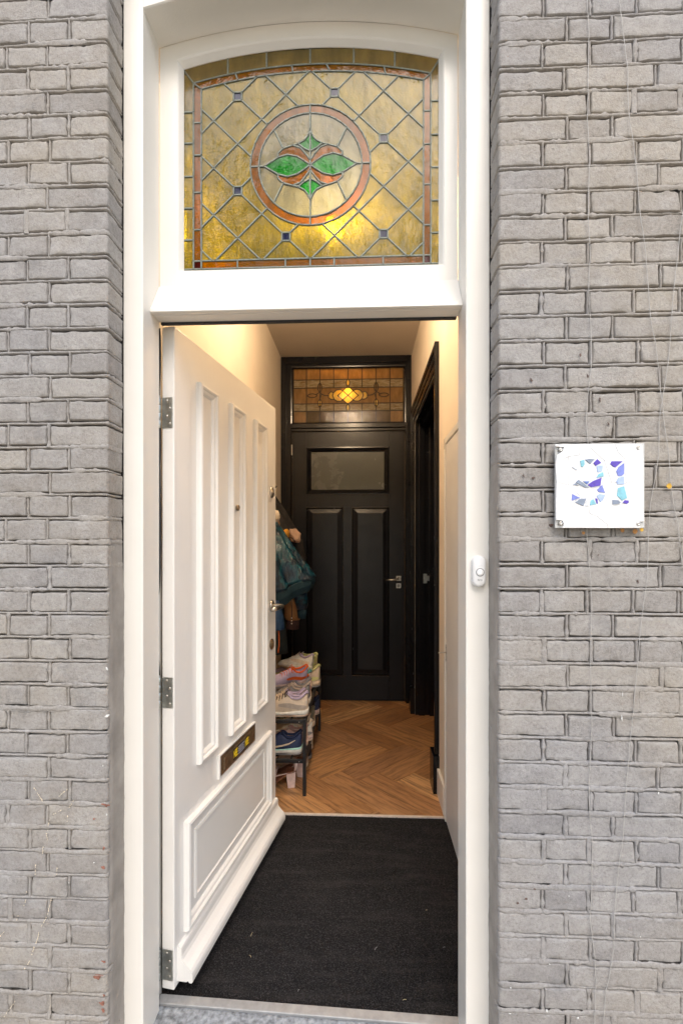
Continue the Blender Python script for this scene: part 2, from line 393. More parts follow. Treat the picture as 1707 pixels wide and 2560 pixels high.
def brick_wall(xe, sgn, label, zoff, xout, zlo, zhi, HP):
    """xe = the edge at the door opening; sgn=+1 when the wall lies to the left of it"""
    wall = empty('brick_wall', (xe - sgn * .3, YF, -.1), 0, label, 'brick wall')
    W0 = Vector(wall.location); width = abs(xe - xout)
    VM, FM = [], []
    nlo = int(math.floor((zlo - Z0) / CH)); nhi = int(math.ceil((zhi - Z0) / CH)); seed = 100 if sgn > 0 else 900
    for n in range(nlo, nhi):
        zb = Z0 + zoff + n * CH; k = (-n) % 4         # 0 stretchers, 1 headers, 2 stretchers shifted by a header, 3 headers
        if k in (1, 3): lens = [HP] * 40
        elif k == 0: lens = [1.5 * HP] + [2 * HP] * 20
        else: lens = [1.5 * HP, HP] + [2 * HP] * 20
        d = 0; first = True
        for Ln in lens:
            if d > width: break
            Ln2 = Ln + RND.uniform(-.004, .004)
            jit = RND.uniform(-.0016, .0016)
            L = Ln2 - JT * RND.uniform(.75, 1.1); Hh = CH - JT + RND.uniform(-.0028, .0018)
            cx = xe - sgn * (d + L / 2); seed += 1
            o = link('brick', brick_mesh(L, Hh, first, sgn, seed), 'masonry', wall,
                     Vector((cx, YF + RND.uniform(-.0012, .0016), zb + JT / 2 + Hh / 2 + jit)) - W0, (0, R(RND.uniform(-.7, .7)), 0))
            # upright joint
            xj = xe - sgn * (d + L + (Ln2 - L) / 2); path = []
            full = nz(seed * 3.3, 0, 0) + .55 * max(0, 1 - zb / 1.1)
            for i in range(9):
                z = zb + CH * i / 8
                path.append(((xj + nz(z * 60, seed, 1) * .0012 - W0.x, YF - W0.y, z - W0.z), (0, -1), (1, 0), -.0001 + .0046 * full + nz(z * 55, seed, 5) * .0032, (Ln2 - L) * .46, 0))
            strip_data(path, BEAD, VM, FM, True)
            d += Ln2; first = False
        # bed joint, running on round the corner into the reveal
        path = []; m = int(width / .007)
        ext = .007 * math.pi / 2 + (YR - YF - .007)
        for i in range(m + 15):
            if i <= m: u = -width + .007 + (width - .014) * i / m; bx, by, nx, ny = u, 0, 0, -1
            else:
                uu = ext * (i - m) / 14
                px, py, nx, ny = unfold(.1 - .007 + uu, .1, True); bx, by = px - .1, py
            s = nz((u if i <= m else by) * 6, n * 3.1, sgn) * .0046 + .0003 + .0022 * max(0, 1 - zb / 1.5)
            path.append(((xe + sgn * bx - W0.x, YF + by - W0.y, zb - W0.z + nz(bx * 18 + by * 18, n * 1.7, sgn) * .0012), (nx * sgn, ny), (0, 1),
                         s + nz((bx + by) * 85, n * 2.3, 4) * .0017 + nz((bx + by) * 240, n * 2.3, 6) * .0009, JT * .5 * (1 + .3 * nz((bx - by) * 40, n, 8)), 0))
        strip_data(path, BEAD, VM, FM, sgn < 0)
    o = link('mortar', mesh_of(VM, FM, True), 'masonry', wall)
    bx0, bx1 = sorted((xe - sgn * .020, xout - sgn * .02))
    boxes('mortar_bed', 'masonry', wall, [(bx0 - W0.x, bx1 - W0.x, .0200, YR - YF + .1, zlo - W0.z, zhi - W0.z)], 0)
    return wall
wallL = brick_wall(-.677, 1, 'grey painted brick wall on the hinge side of the white door', -.007, -1.34, .02, 3.08, .1105)
wallR = brick_wall(.350, -1, 'grey painted brick wall carrying the mosaic number sign', 0, 1.22, .02, 3.08, .1155)
def fillet(wall, xe, sgn, ztop, seed):
    """smeared cement that hides the lower courses of the reveal"""
    W0 = Vector(wall.location); V = []; Fc = []; m = 260; k = 9
    for i in range(m + 1):
        z = .0 + (ztop - 0) * i / m; top = min(1, (ztop - z) / .25)
        edge = .012 + .007 * nz(z * 9, seed, 1) + .004 * nz(z * 40, seed, 2)
        for j in range(k + 1):
            t = j / k; y = YF + edge * .5 + (YR + .002 - YF - edge * .5) * t
            lift = (.0045 * math.sin(min(1, t * 3.2) * math.pi / 2) + .0022 * nz(z * 14, t * 3, seed) + .0012 * nz(z * 60, t * 9, seed)) * top - (.004 if j == 0 else 0) - .005 * (1 - top)
            V.append((xe + sgn * lift - W0.x, y - W0.y, z - W0.z))
    for i in range(m):
        for j in range(k):
            f = (i * (k + 1) + j, i * (k + 1) + j + 1, (i + 1) * (k + 1) + j + 1, (i + 1) * (k + 1) + j); Fc.append(f if sgn > 0 else f[::-1])
    link('cement_fillet', mesh_of(V, Fc, True), 'cement', wall)
fillet(wallL, -.677, 1, 1.52, 3.3); fillet(wallR, .350, -1, 1.78, 8.1)
# dark perished sealant between brick and timber
for w, x0, x1 in ((wallL, -.682, -.6757), (wallR, .3487, .355)):
    W0 = w.location
    boxes('sealant_joint', 'seam', w, [(x0 - W0.x, x1 - W0.x, 1.3335 - W0.y, 1.36 - W0.y, -.1 - W0.z, 3.08 - W0.z)], 0)
# flecks of bare brick, old plaster and splashed paint on the lower wall
def flecks(wall, mat, spots):
    W0 = Vector(wall.location); V = []; Fc = []
    for (x, z, w, h, ang, sd, y) in spots:
        b = len(V); n = 16; ca, sa = math.cos(ang), math.sin(ang)
        for q, yy in ((1, 0), (.8, -.0012)):
            for i in range(n):
                a = 2 * math.pi * i / n; rr = (.85 + .9 * nz(math.cos(a) * 1.6 + sd, math.sin(a) * 1.6, sd) + .5 * nz(math.cos(a) * 5 + sd, math.sin(a) * 5, sd)) * q
                px, pz = math.cos(a) * rr * w, math.sin(a) * rr * h
                V.append((x + px * ca - pz * sa - W0.x, y + yy - W0.y, z + px * sa + pz * ca - W0.z))
        for i in range(n): Fc.append((b + i, b + (i + 1) % n, b + n + (i + 1) % n, b + n + i))
        Fc.append(tuple(b + n + i for i in range(n)))
    o = link('paint_flecks', fixn(mesh_of(V, Fc)), mat, wall); tag(o, kind='stuff'); return o
M['fleck_red'] = simple('bare_red_brick', (.30, .13, .09), .9, var=.35, scale=90, bmp=.6, bscale=200, bdist=.003)
M['fleck_brown'] = simple('bare_brown_brick', (.13, .085, .07), .9, var=.35, scale=90, bmp=.6, bscale=200, bdist=.003)
M['fleck_pale'] = simple('pale_plaster_fleck', (.70, .60, .45), .85, var=.25, scale=120, bmp=.5, bscale=250)
M['fleck_white'] = simple('white_paint_fleck', (.8, .8, .76), .7, var=.1)
rl = random.Random(5); spots = []
for poly in [[(-0.785,0.766),(-0.8069,0.7475)],[(-0.7666,0.7403),(-0.7783,0.7188)],[(-0.7834,0.6941),(-0.785,0.681)],[(-0.8338,0.6831),(-0.8405,0.6469),(-0.8388,0.6305)],[(-0.8506,0.6106),(-0.8523,0.5941)],[(-0.8709,0.5608),(-0.8725,0.5378)],[(-0.8119,0.5543),(-0.8136,0.5396)],[(-0.8962,0.4944),(-0.8962,0.4846)],[(-0.8979,0.4681),(-0.9029,0.4532)],[(-0.827,0.4737),(-0.8388,0.4274),(-0.854,0.4007)],[(-0.8624,0.3808),(-0.8692,0.3543)],[(-0.8759,0.3409),(-0.881,0.3227)],[(-0.8877,0.3044),(-0.8996,0.2843)],[(-0.9182,0.4248),(-0.9216,0.4148)],[(-0.9589,0.379),(-0.969,0.3688)],[(-0.8742,0.7673),(-0.8624,0.7496),(-0.8523,0.7334)],[(-0.9283,0.1945),(-0.9572,0.1538)],[(-0.8018,0.71),(-0.8203,0.6998)]]:
    for (xa, za), (xb, zb) in zip(poly, poly[1:]):
        dl = math.hypot(xb - xa, zb - za); m = max(1, int(dl / .0045))
        for i in range(m + 1):
            f = i / m
            if rl.random() < .75: spots.append((xa + (xb - xa) * f + rl.uniform(-.001, .001), za + (zb - za) * f, rl.uniform(.0008, .0018), rl.uniform(.0012, .003), math.atan2(zb - za, xb - xa) + 1.57, rl.random() * 9, 1.2465))
flecks(wallL, 'fleck_pale', spots)
flecks(wallL, 'fleck_red', [(x, z, w * .8, h * .8, a, i * 1.3, 1.2485) for i, (x, z, w, h, a) in enumerate([(-0.698,0.274,0.022,0.012,0.5),(-0.6864,0.3087,0.004,0.006,1.2),(-0.6797,0.726,0.006,0.014,1.3),(-0.688,0.5596,0.01,0.005,0.1),(-0.6864,0.6101,0.004,0.006,0),(-0.693,0.1976,0.01,0.008,0.8),(-0.688,0.1783,0.005,0.009,0.4),(-0.6847,0.2192,0.004,0.005,0),(-0.7131,0.6877,0.006,0.004,0.3)])])
flecks(wallL, 'fleck_white', [(x, z, w * .6, h * .6, a, i * 2.1, 1.246) for i, (x, z, w, h, a) in enumerate([(-0.6757,1.0891,0.005,0.007,0.6),(-0.6764,0.9637,0.014,0.006,0.45),(-0.7248,1.2756,0.002,0.002,0),(-0.7197,1.2054,0.0018,0.0018,0),(-0.687,0.8316,0.002,0.003,0),(-0.7114,0.5734,0.004,0.003,0.2),(-0.6764,0.7015,0.004,0.004,0.3),(-0.779,0.5176,0.002,0.002,0)])])
flecks(wallR, 'fleck_white', [(x, z, w * .55, h * .55, a, i * 2.7, 1.246) for i, (x, z, w, h, a) in enumerate([(0.6579,1.0397,0.0015,0.01,0),(0.6561,0.978,0.004,0.012,0),(0.7462,0.7913,0.003,0.005,0.2),(0.4689,0.2297,0.005,0.008,0.4),(0.5476,0.2148,0.006,0.005,0.2),(0.7021,0.4261,0.002,0.002,0),(0.4761,0.3487,0.003,0.003,0),(0.3788,0.2846,0.003,0.003,0.3),(0.5244,0.5238,0.002,0.002,0),(0.377,0.2185,0.005,0.002,0)])])
flecks(wallR, 'fleck_brown', [(x, z, w * .55, h * .6, a, i * 1.9, 1.2482) for i, (x, z, w, h, a) in enumerate([(0.4318,1.84,0.006,0.008,0.5),(0.4347,1.5894,0.009,0.006,0.1),(0.4113,1.595,0.005,0.006,0.3),(0.6029,1.7865,0.004,0.012,0.2),(0.5726,1.847,0.004,0.008,0.3),(0.5548,1.9019,0.004,0.007,0),(0.5993,1.392,0.003,0.004,0),(0.4814,1.4667,0.01,0.008,0.4),(0.6968,1.3251,0.004,0.01,0.3),(0.6242,1.7245,0.003,0.008,0.5),(0.4401,0.5379,0.004,0.006,0),(0.4185,0.5116,0.008,0.005,0),(0.3969,0.4999,0.007,0.006,0.5)])])

# ------------------------------------------------------------------ house shell behind the brick (hidden structure that keeps light out)
def struct(name, mat, specs, bev=0): return tag(boxes(name, mat, None, specs, bev), kind='structure')
struct('wall_front', 'hall_wall', [(-1.36, -.69, 1.364, 1.50, -.16, 3.08), (.362, 1.24, 1.364, 1.50, -.16, 3.08), (-.69, .362, 1.53, 1.60, 2.985, 3.4), (-.69, .362, 1.47, 1.53, 2.985, 3.08)])
struct('wall_facade', 'masonry', [(-4.0, 4.0, 1.257, 1.52, 3.0805, 4.6), (-4.0, -1.362, 1.257, 1.52, -.16, 3.08), (1.242, 4.0, 1.257, 1.52, -.16, 3.08)])
XL, XR, YB, ZC = -.733, .437, 4.33, 3.105
struct('wall_left', 'hall_wall', [(XL - .12, XL, 1.50, YB + .1, -.1, ZC + .05)])
struct('wall_right', 'hall_wall', [(XR, XR + .25, 1.50, 2.87, -.1, ZC + .05), (XR, XR + .25, 2.87, 4.03, 2.45, ZC + .05), (XR, XR + .25, 4.03, YB + .1, -.1, ZC + .05)])
struct('ceiling', 'hall_ceiling', [(XL - .12, XR + .25, 1.551, YB + .1, ZC, ZC + .2)])
struct('wall_back_room', 'hall_wall', [(XL - .4, XL - .2, YB + .1, 6.6, -.1, 3.3), (XR + .2, XR + .4, YB + .1, 6.6, -.1, 3.3), (XL - .4, XR + .4, 6.6, 6.7, -.1, 3.3), (XL - .4, XR + .4, YB + .1, 6.6, 3.22, 3.32), (XL - .4, XR + .4, YB + .1, 6.6, -.1, 0),
       (XL - .4, XL + .02, YB + .1, YB + .2, -.1, 3.3), (XR - .02, XR + .4, YB + .1, YB + .2, -.1, 3.3)])

# ------------------------------------------------------------------ floor: herringbone planks
floor = link('floor', mesh_of([(XL, 1.45, -.012), (.66, 1.45, -.012), (.66, YB + .08, -.012), (XL, YB + .08, -.012)], [(0, 1, 2, 3)]), 'seam'); tag(floor, kind='structure')
def clip(poly, x0, x1, y0, y1):
    for ax, lim, sg in ((0, x0, 1), (0, x1, -1), (1, y0, 1), (1, y1, -1)):
        out = []
        for i in range(len(poly)):
            a, b = poly[i - 1], poly[i]; da, db = (a[ax] - lim) * sg, (b[ax] - lim) * sg
            if (da < 0) != (db < 0):
                t = da / (da - db); out.append((a[0] + (b[0] - a[0]) * t, a[1] + (b[1] - a[1]) * t))
            if db >= 0: out.append(b)
        poly = out
        if not poly: break
    return poly
PL, PW, SQ = .615, .16, math.sqrt(.5)
def plank(u0, u1, v0, v1, along_u):
    def wp(u, v): return (-.248 + (u + v) * SQ, 2.886 + (-u + v) * SQ)
    g = .0011
    poly = clip([wp(u0 + g, v0 + g), wp(u1 - g, v0 + g), wp(u1 - g, v1 - g), wp(u0 + g, v1 - g)], XL + .002, .655, 2.522, YB + .05)
    if len(poly) < 3: return
    ar = abs(sum(poly[i - 1][0] * poly[i][1] - poly[i][0] * poly[i - 1][1] for i in range(len(poly)))) / 2
    if ar < .0001: return
    c = wp((u0 + u1) / 2, (v0 + v1) / 2); ang = -math.pi / 4 if along_u else math.pi / 4
    ca, sa = math.cos(-ang), math.sin(-ang)
    loc = [((x - c[0]) * ca - (y - c[1]) * sa, (x - c[0]) * sa + (y - c[1]) * ca) for x, y in poly]
    n = len(loc); mx = sum(p[0] for p in loc) / n; my = sum(p[1] for p in loc) / n
    def ins(p, d):
        L = math.hypot(p[0] - mx, p[1] - my) or 1; return (p[0] - (p[0] - mx) / L * d, p[1] - (p[1] - my) / L * d)
    V = [(x, y, -.01) for x, y in loc] + [(x, y, -.0012) for x, y in loc] + [(*ins(p, .0015), 0) for p in loc]
    Fc = [tuple(2 * n + i for i in range(n))]
    for r_ in (0, n):
        Fc += [(r_ + i, r_ + (i + 1) % n, r_ + n + (i + 1) % n, r_ + n + i) for i in range(n)]
    link('plank', fixn(mesh_of(V, Fc)), 'oak', floor, (c[0], c[1], RND.uniform(-.0004, .0004)), (0, 0, ang))
for m in range(-3, 4):
    for k in range(-12, 16):
        plank(k * PW + m * PL, k * PW + PL + m * PL, k * PW - m * PL, (k + 1) * PW - m * PL, True)
        plank(k * PW + PL + m * PL, (k + 1) * PW + PL + m * PL, (k + 1) * PW - PL - m * PL, (k + 1) * PW - m * PL, False)
tag(boxes('floor_strip', 'trim', None, [(XL + .003, XR - .003, 2.506, 2.520, -.008, .004)], .001), 'thin pale strip between black doormat and herringbone floor', 'floor strip')

# ------------------------------------------------------------------ doormat
mat_o = empty('doormat', (-.15, 2.0, 0), 0, 'large black coir doormat filling the entrance behind the threshold', 'doormat')
mx0, mx1 = XL + .004, XR - .004
def my0(x): return 1.4815 + (x - -.60) * -.037
Vb = []; Fb = []
nx_, ny_ = 60, 50
for i in range(nx_ + 1):
    x = mx0 + (mx1 - mx0) * i / nx_
    for j in range(ny_ + 1):
        y = my0(x) + (2.503 - my0(x)) * j / ny_; Vb.append((x + .15, y - 2.0, nz(x * 4, y * 4, 0) * .002 - .002))
for i in range(nx_):
    for j in range(ny_): Fb.append((i * (ny_ + 1) + j, (i + 1) * (ny_ + 1) + j, (i + 1) * (ny_ + 1) + j + 1, i * (ny_ + 1) + j + 1))
link('backing', mesh_of(Vb, Fb, True), 'coir', mat_o)
rng = np.random.default_rng(4); nT = 70000
tx = rng.uniform(mx0, mx1, nT); ty = my0(tx) + (2.502 - my0(tx)) * rng.random(nT) ** 1.25
th = rng.uniform(0, 6.28, nT); ln = rng.uniform(.0025, .0062, nT); wd = rng.uniform(.0008, .0017, nT); lean = rng.uniform(0, .005, nT); la = rng.uniform(0, 6.28, nT)
row = np.sin(ty * 2 * np.pi / .012) * .0008
Vt = np.empty((nT, 3, 3)); zb_ = -.003
Vt[:, 0] = np.stack([tx + np.cos(th) * wd + .15, ty + np.sin(th) * wd - 2.0, np.full(nT, zb_)], 1)
Vt[:, 1] = np.stack([tx - np.cos(th) * wd + .15, ty - np.sin(th) * wd - 2.0, np.full(nT, zb_)], 1)
Vt[:, 2] = np.stack([tx + np.cos(la) * lean + .15, ty + np.sin(la) * lean - 2.0, zb_ + ln + row], 1)
pm = bpy.data.meshes.new('m'); pm.vertices.add(nT * 3); pm.loops.add(nT * 3); pm.polygons.add(nT)
pm.vertices.foreach_set('co', Vt.ravel()); pm.loops.foreach_set('vertex_index', np.arange(nT * 3)); pm.polygons.foreach_set('loop_start', np.arange(0, nT * 3, 3)); pm.polygons.foreach_set('loop_total', np.full(nT, 3)); pm.update(); pm.validate()
tag(link('pile', pm, 'coir', mat_o), kind='stuff')
M['straw'] = simple('dry_straw', (.45, .38, .22), .8)
M['lint'] = simple('grey_lint', (.30, .29, .29), .9)
for i, (x, y, a, l_) in enumerate([(-0.3999,1.7253,1.45,0.018),(-0.384,1.6335,-0.8,0.012),(0.2474,1.8679,0.4,0.006),(0.1307,1.4975,0.2,0.012),(0.0476,1.6835,1.0,0.016),(0.2862,1.6984,0.3,0.008),(-0.2015,1.5145,1.2,0.007)]):
    o = tube('straw_stalk', 'straw' if i < 4 else 'lint', None, [(-l_ / 2, 0, 0), (0, .001, .001), (l_ / 2, 0, 0)], .0007, 5)
    o.location = (x, y, .0045); o.rotation_euler = (0, 0, a)
    tag(o, ('longest upright dry straw lying on the black doormat near the door foot', 'slanting dry straw lying below the longest straw on the doormat', 'tiny dry straw on the far right of the doormat',
            'pale scrap of straw near the threshold on the right', 'grey lint scrap on the middle of the doormat', 'grey lint scrap on the doormat beside the right post', 'small lint scrap on the doormat near the threshold centre')[i], 'straw' if i < 4 else 'lint')

# ------------------------------------------------------------------ threshold and stone sill
ths = empty('threshold', (-.16, 1.45, 0), 0, 'grey metal threshold strip over a worn bluestone sill', 'threshold')
def thr(prof, name, mat, x0=-.632, x1=.300):
    V = []; n = len(prof); m = 40
    for i in range(m + 1):
        x = x0 + (x1 - x0) * i / m; d = (x + .6) * -.037
        for y, z in prof: V.append((x + .16, y + d - 1.45, z + nz(x * 20, y * 30, 1) * (.0012 if mat == 'stone' else .0002)))
    Fc = [(i * n + j, (i + 1) * n + j, (i + 1) * n + j + 1, i * n + j + 1) for i in range(m) for j in range(n - 1)]
    Fc += [tuple(range(n)), tuple(m * n + j for j in range(n))]
    link(name, fixn(mesh_of(V, Fc)), mat, ths)
thr([(1.480, -.02), (1.480, .008), (1.478, .010), (1.454, .006), (1.452, .004), (1.452, -.02)], 'metal_strip', 'alu')
thr([(1.4515, -.02), (1.4515, -.002), (1.446, -.001), (1.40, -.006), (1.30, -.020), (1.29, -.026), (1.288, -.05), (1.288, -.155)], 'stone_sill', 'stone', -.665, .338)

# ------------------------------------------------------------------ white door frame
ZS, RISE = 2.934, .060
def arch(x0, x1, zs, rise, n=36):
    """points along a segmental arch from x0 to x1"""
    w = (x1 - x0) / 2; cx = (x0 + x1) / 2; rad = (w * w + rise * rise) / (2 * rise); cz = zs + rise - rad
    return [(x0 + (x1 - x0) * i / n, cz + math.sqrt(max(0, rad * rad - (x0 + (x1 - x0) * i / n - cx) ** 2))) for i in range(n + 1)]
FX0, FX1, FXA, FXB = -.6752, .3482, -.6183, .2836
fr = empty('door_frame', (-.16, 1.40, 0), 0, 'cream white wooden door frame with arched head', 'door frame')
def fbox(name, specs, mat='white', bev=.003): return boxes(name, mat, fr, [(a + .16, b + .16, c - 1.40, d - 1.40, e, f) + tuple(g) for a, b, c, d, e, f, *g in specs], bev)
fbox('post', [(FX0, FXA, 1.331, 1.441, -.03, 3.08), (FX0, FXA - .017, 1.4412, 1.50, -.03, 2.12)])
fbox('post', [(FXB, FX1, 1.331, 1.441, -.03, 3.08), (FXB + .017, FX1, 1.4412, 1.50, -.03, 2.12)])
ar = arch(FXA, FXB, ZS, RISE)
V = []; Fc = []; yq = (1.3312, 1.3345, 1.441); ex = (.003, 0, 0)
for yy, e in zip(yq, ex): V += [(x + .16, yy - 1.40, z + e) for x, z in ar]
n = len(ar)
V += [(x + .16, yq[0] - 1.40, 3.08) for x, z in ar]
for r_ in range(2): Fc += [(r_ * n + i, r_ * n + i + 1, (r_ + 1) * n + i + 1, (r_ + 1) * n + i) for i in range(n - 1)]
Fc += [(i, i + 1, 3 * n + i + 1, 3 * n + i) for i in range(n - 1)]
me = mesh_of(V, Fc); link('arched_head', fixn(me), 'white', fr)
fbox('head_backing', [(FXA, FXB, 1.442, 1.469, 3.0, 3.079)])
extrude_x('transom_rail', 'white', fr, [(y - 1.40, z) for y, z in [(1.4405, 2.204), (1.436, 2.203), (1.380, 2.113), (1.3755, 2.108), (1.3745, 2.098), (1.379, 2.096), (1.392, 2.0965), (1.393, 2.0985), (1.397, 2.0985), (1.398, 2.0965), (1.4405, 2.0965), (1.4405, 2.115), (1.50, 2.115), (1.50, 2.204)]], FXA + .16 + .0005, FXB + .16 - .0005)
fbox('draught_seal', [(FXA + .004, FXB - .004, 1.4405, 1.452, 2.0905, 2.097)], 'rubber', .001)

# ------------------------------------------------------------------ leaded windows
def cdt_panes(segs):
    """planar subdivision of line segments -> (points, polygons, edges)"""
    pts = {}; P = []; E = []
    def vid(p):
        k = (round(p[0] * 20000), round(p[1] * 20000))
        if k not in pts: pts[k] = len(P); P.append(Vector((p[0], p[1])))
        return pts[k]
    for a, b in segs:
        i, j = vid(a), vid(b)
        if i != j: E.append((i, j))
    v, e, f, *_ = geometry.delaunay_2d_cdt(P, E, [], 3, 1e-6)
    return v, f, e
def came_mesh(v, edges, w, h, yf, yb):
    V = []; Fc = []
    for i, j in edges:
        a, b = Vector(v[i]), Vector(v[j]); d = b - a
        if d.length < 1e-5: continue
        d.normalize(); nn = Vector((-d.y, d.x)); a = a - d * w * .25; b = b + d * w * .25
        for y0, sg in ((yf, -1), (yb, 1)):
            k = len(V)
            for p in (a, b):
                for q, hh in ((-.5, 0), (-.28, .8), (.28, .8), (.5, 0)):
                    V.append((p.x + nn.x * q * w, y0 + sg * hh * h, p.y + nn.y * q * w))
            for q in range(3): Fc.append((k + q, k + q + 1, k + 4 + q + 1, k + 4 + q))
            Fc.append((k, k + 1, k + 2, k + 3)); Fc.append((k + 4, k + 5, k + 6, k + 7))
    return fixn(mesh_of(V, Fc))
def poly(pts, closed=False):
    s = list(zip(pts, pts[1:]))
    return s + [(pts[-1], pts[0])] if closed else s
def inpoly(p, pg):
    r = False
    for i in range(len(pg)):
        a, b = pg[i - 1], pg[i]
        if (a[1] > p[1]) != (b[1] > p[1]) and p[0] < (b[0] - a[0]) * (p[1] - a[1]) / (b[1] - a[1]) + a[0]: r = not r
    return r
def interior_point(pg):
    best = None
    tri = geometry.tessellate_polygon([[Vector((x, y, 0)) for x, y in pg]])
    for t in tri:
        a, b, c = (Vector(pg[i]) for i in t); ar_ = abs((b - a).cross(c - a))
        if best is None or ar_ > best[0]: best = (ar_, (a + b + c) / 3)
    return best[1]
def pane_obj(pg, y, th, mat, parent, off):
    n = len(pg); V = [(x - off[0], y - off[1], z - off[2]) for x, z in pg] + [(x - off[0], y + th - off[1], z - off[2]) for x, z in pg]
    Fc = [tuple(range(n)), tuple(range(2 * n - 1, n - 1, -1))] + [(i, i + n, (i + 1) % n + n, (i + 1) % n) for i in range(n)]
    return link('pane', fixn(mesh_of(V, Fc)), mat, parent)

# --- fanlight above the front door
GX0, GX1, GZ0, GZS, GR = -.556, .236, 2.257, 2.892, .050
YG = 1.462
tw = empty('transom_window', (-.16, YG, 2.2), 0, 'stained glass fanlight with amber ring and green petals above the front door', 'window')
TO = (-.16, YG, 2.2)
def ring_loop(x0, x1, z0, zs, rise): return [(x0, z0)] + arch(x0, x1, zs, rise) + [(x1, z0)]
V = []; Fc = []
rings = [(ring_loop(FXA + .001, FXB - .001, 2.2045, ZS - .001, RISE), 1.4408), (ring_loop(-.5635, .2435, 2.2495, 2.8985, .052), 1.4412), (ring_loop(-.5595, .2395, 2.2535, 2.8945, .0515), 1.444), (ring_loop(-.549, .229, 2.263, 2.884, .050), 1.458), (ring_loop(-.549, .229, 2.263, 2.884, .050), 1.4605)]
for lp, yy in rings: V += [(x - TO[0], yy - TO[1], z - TO[2]) for x, z in lp]
nn_ = len(rings[0][0])
for r_ in range(len(rings) - 1): Fc += [(r_ * nn_ + i, r_ * nn_ + (i + 1) % nn_, (r_ + 1) * nn_ + (i + 1) % nn_, (r_ + 1) * nn_ + i) for i in range(nn_)]
link('sash', fixn(mesh_of(V, Fc)), 'white', tw)
boxes('sash_back', 'white', tw, [(FXA + .16, -.552 + .16, .004, .03, 0, .80), (.232 + .16, FXB + .16, .004, .03, 0, .80), (-.552 + .16, .232 + .16, .004, .03, .005, .06), (-.552 + .16, .232 + .16, .004, .03, .735, .80)], 0)
CX_, CZ_, RO, RI = -.159, 2.579, .184, .158
LX, LZ = .0745, .0725
BL0, BL1, BR0, BR1, BB0, BB1 = -.520, -.4955, .1845, .2065, 2.2685, 2.2935
def arch_z(x, x0, x1, zs, rise):
    w = (x1 - x0) / 2; cx = (x0 + x1) / 2; rad = (w * w + rise * rise) / (2 * rise); return zs + rise - rad + math.sqrt(max(0, rad * rad - (x - cx) ** 2))
inz = lambda x: arch_z(x, BL1, BR0, 2.824, .040)
outz = lambda x: arch_z(x, BL0, BR1, 2.843, .043)
glz = lambda x: arch_z(x, GX0, GX1, GZS, GR)
segs = []; circ_pts = []; in_arch = [BL1 + (BR0 - BL1) * i / 24 for i in range(25)]
def inside(p): return BL1 < p[0] < BR0 and BB1 < p[1] < inz(p[0]) and math.hypot(p[0] - CX_, p[1] - CZ_) > RO
BLUE = {(-3, 3), (1, 3), (3, 1), (-3, -1), (-1, -3), (3, -3)}
node = lambda i, j: (CX_ + LX * i, CZ_ + LZ * j)
def bis(a, b):
    for _ in range(40):
        m_ = ((a[0] + b[0]) / 2, (a[1] + b[1]) / 2)
        if inside(m_): a = m_
        else: b = m_
    return ((a[0] + b[0]) / 2, (a[1] + b[1]) / 2)
BQ = .0125
for i in range(-6, 7):
    for j in range(-6, 7):
        if (i + j) % 2: continue
        for dj in (1, -1):
            a, b = node(i, j), node(i + 1, j + dj)
            ia, ib = inside(a), inside(b)
            if not ia and not ib:
                mid = ((a[0] + b[0]) / 2, (a[1] + b[1]) / 2)
                if not inside(mid): continue
                pa, pb = bis(mid, a), bis(mid, b)
            else:
                pa, pb = (a if ia else bis(b, a)), (b if ib else bis(a, b))
            for p, isn in ((pa, ia), (pb, ib)):
                if isn: continue
                if abs(math.hypot(p[0] - CX_, p[1] - CZ_) - RO) < 1e-4: circ_pts.append(math.atan2(p[1] - CZ_, p[0] - CX_))
                elif abs(p[1] - inz(p[0])) < 1e-4: in_arch.append(p[0])
            if ia and (i, j) in BLUE: pa = (a[0] + BQ, a[1] + BQ * dj)
            if ib and (i + 1, j + dj) in BLUE: pb = (b[0] - BQ, b[1] - BQ * dj)
            segs.append((pa, pb))
for (i, j) in BLUE:
    x, z = node(i, j); segs += poly([(x - BQ, z - BQ), (x + BQ, z - BQ), (x + BQ, z + BQ), (x - BQ, z + BQ)], True)
angs = sorted(set([2 * math.pi * k / 48 - math.pi for k in range(48)] + circ_pts))
angs = [a for i, a in enumerate(angs) if i == 0 or a - angs[i - 1] > .004 or a in circ_pts]
segs += poly([(CX_ + RO * math.cos(a), CZ_ + RO * math.sin(a)) for a in angs], True)
a2 = [2 * math.pi * k / 48 for k in range(48)]
segs += poly([(CX_ + RI * math.cos(a), CZ_ + RI * math.sin(a)) for a in a2], True)
for k in (0, 6, 12, 18, 24, 30, 36, 42):           # joints across the amber ring
    a = a2[k]
    if k % 12 == 0: segs.append(((CX_ + RI * math.cos(a), CZ_ + RI * math.sin(a)), (CX_ + RO * math.cos(a), CZ_ + RO * math.sin(a))))
ia_ = sorted(in_arch); ia_ = [x for i, x in enumerate(ia_) if i == 0 or x - ia_[i - 1] > 1e-4]
segs += poly([(BL1, BB1)] + [(x, inz(x)) for x in ia_] + [(BR0, BB1)], True)
jt = [-.39, -.215, -.11, .065]                       # joints in the arched amber band
oa = sorted(set([BL0 + (BR1 - BL0) * i / 24 for i in range(25)] + jt))
jo = [-.413, -.293, -.159, -.026, .098]
oa = sorted(set(oa + jo))
segs += poly([(BL0, BB0)] + [(x, outz(x)) for x in oa] + [(BR1, BB0)], True)
ga = sorted(set([GX0 + (GX1 - GX0) * i / 24 for i in range(25)] + jo))
segs += poly([(GX0, GZ0)] + [(x, glz(x)) for x in ga] + [(GX1, GZ0)], True)
for x in jt:
    zi = inz(x); 
    # nearest existing vertex of the inner arch keeps the planar graph clean
    xi = min(ia_, key=lambda q: abs(q - x)); segs.append(((xi, inz(xi)), (x, outz(x))))
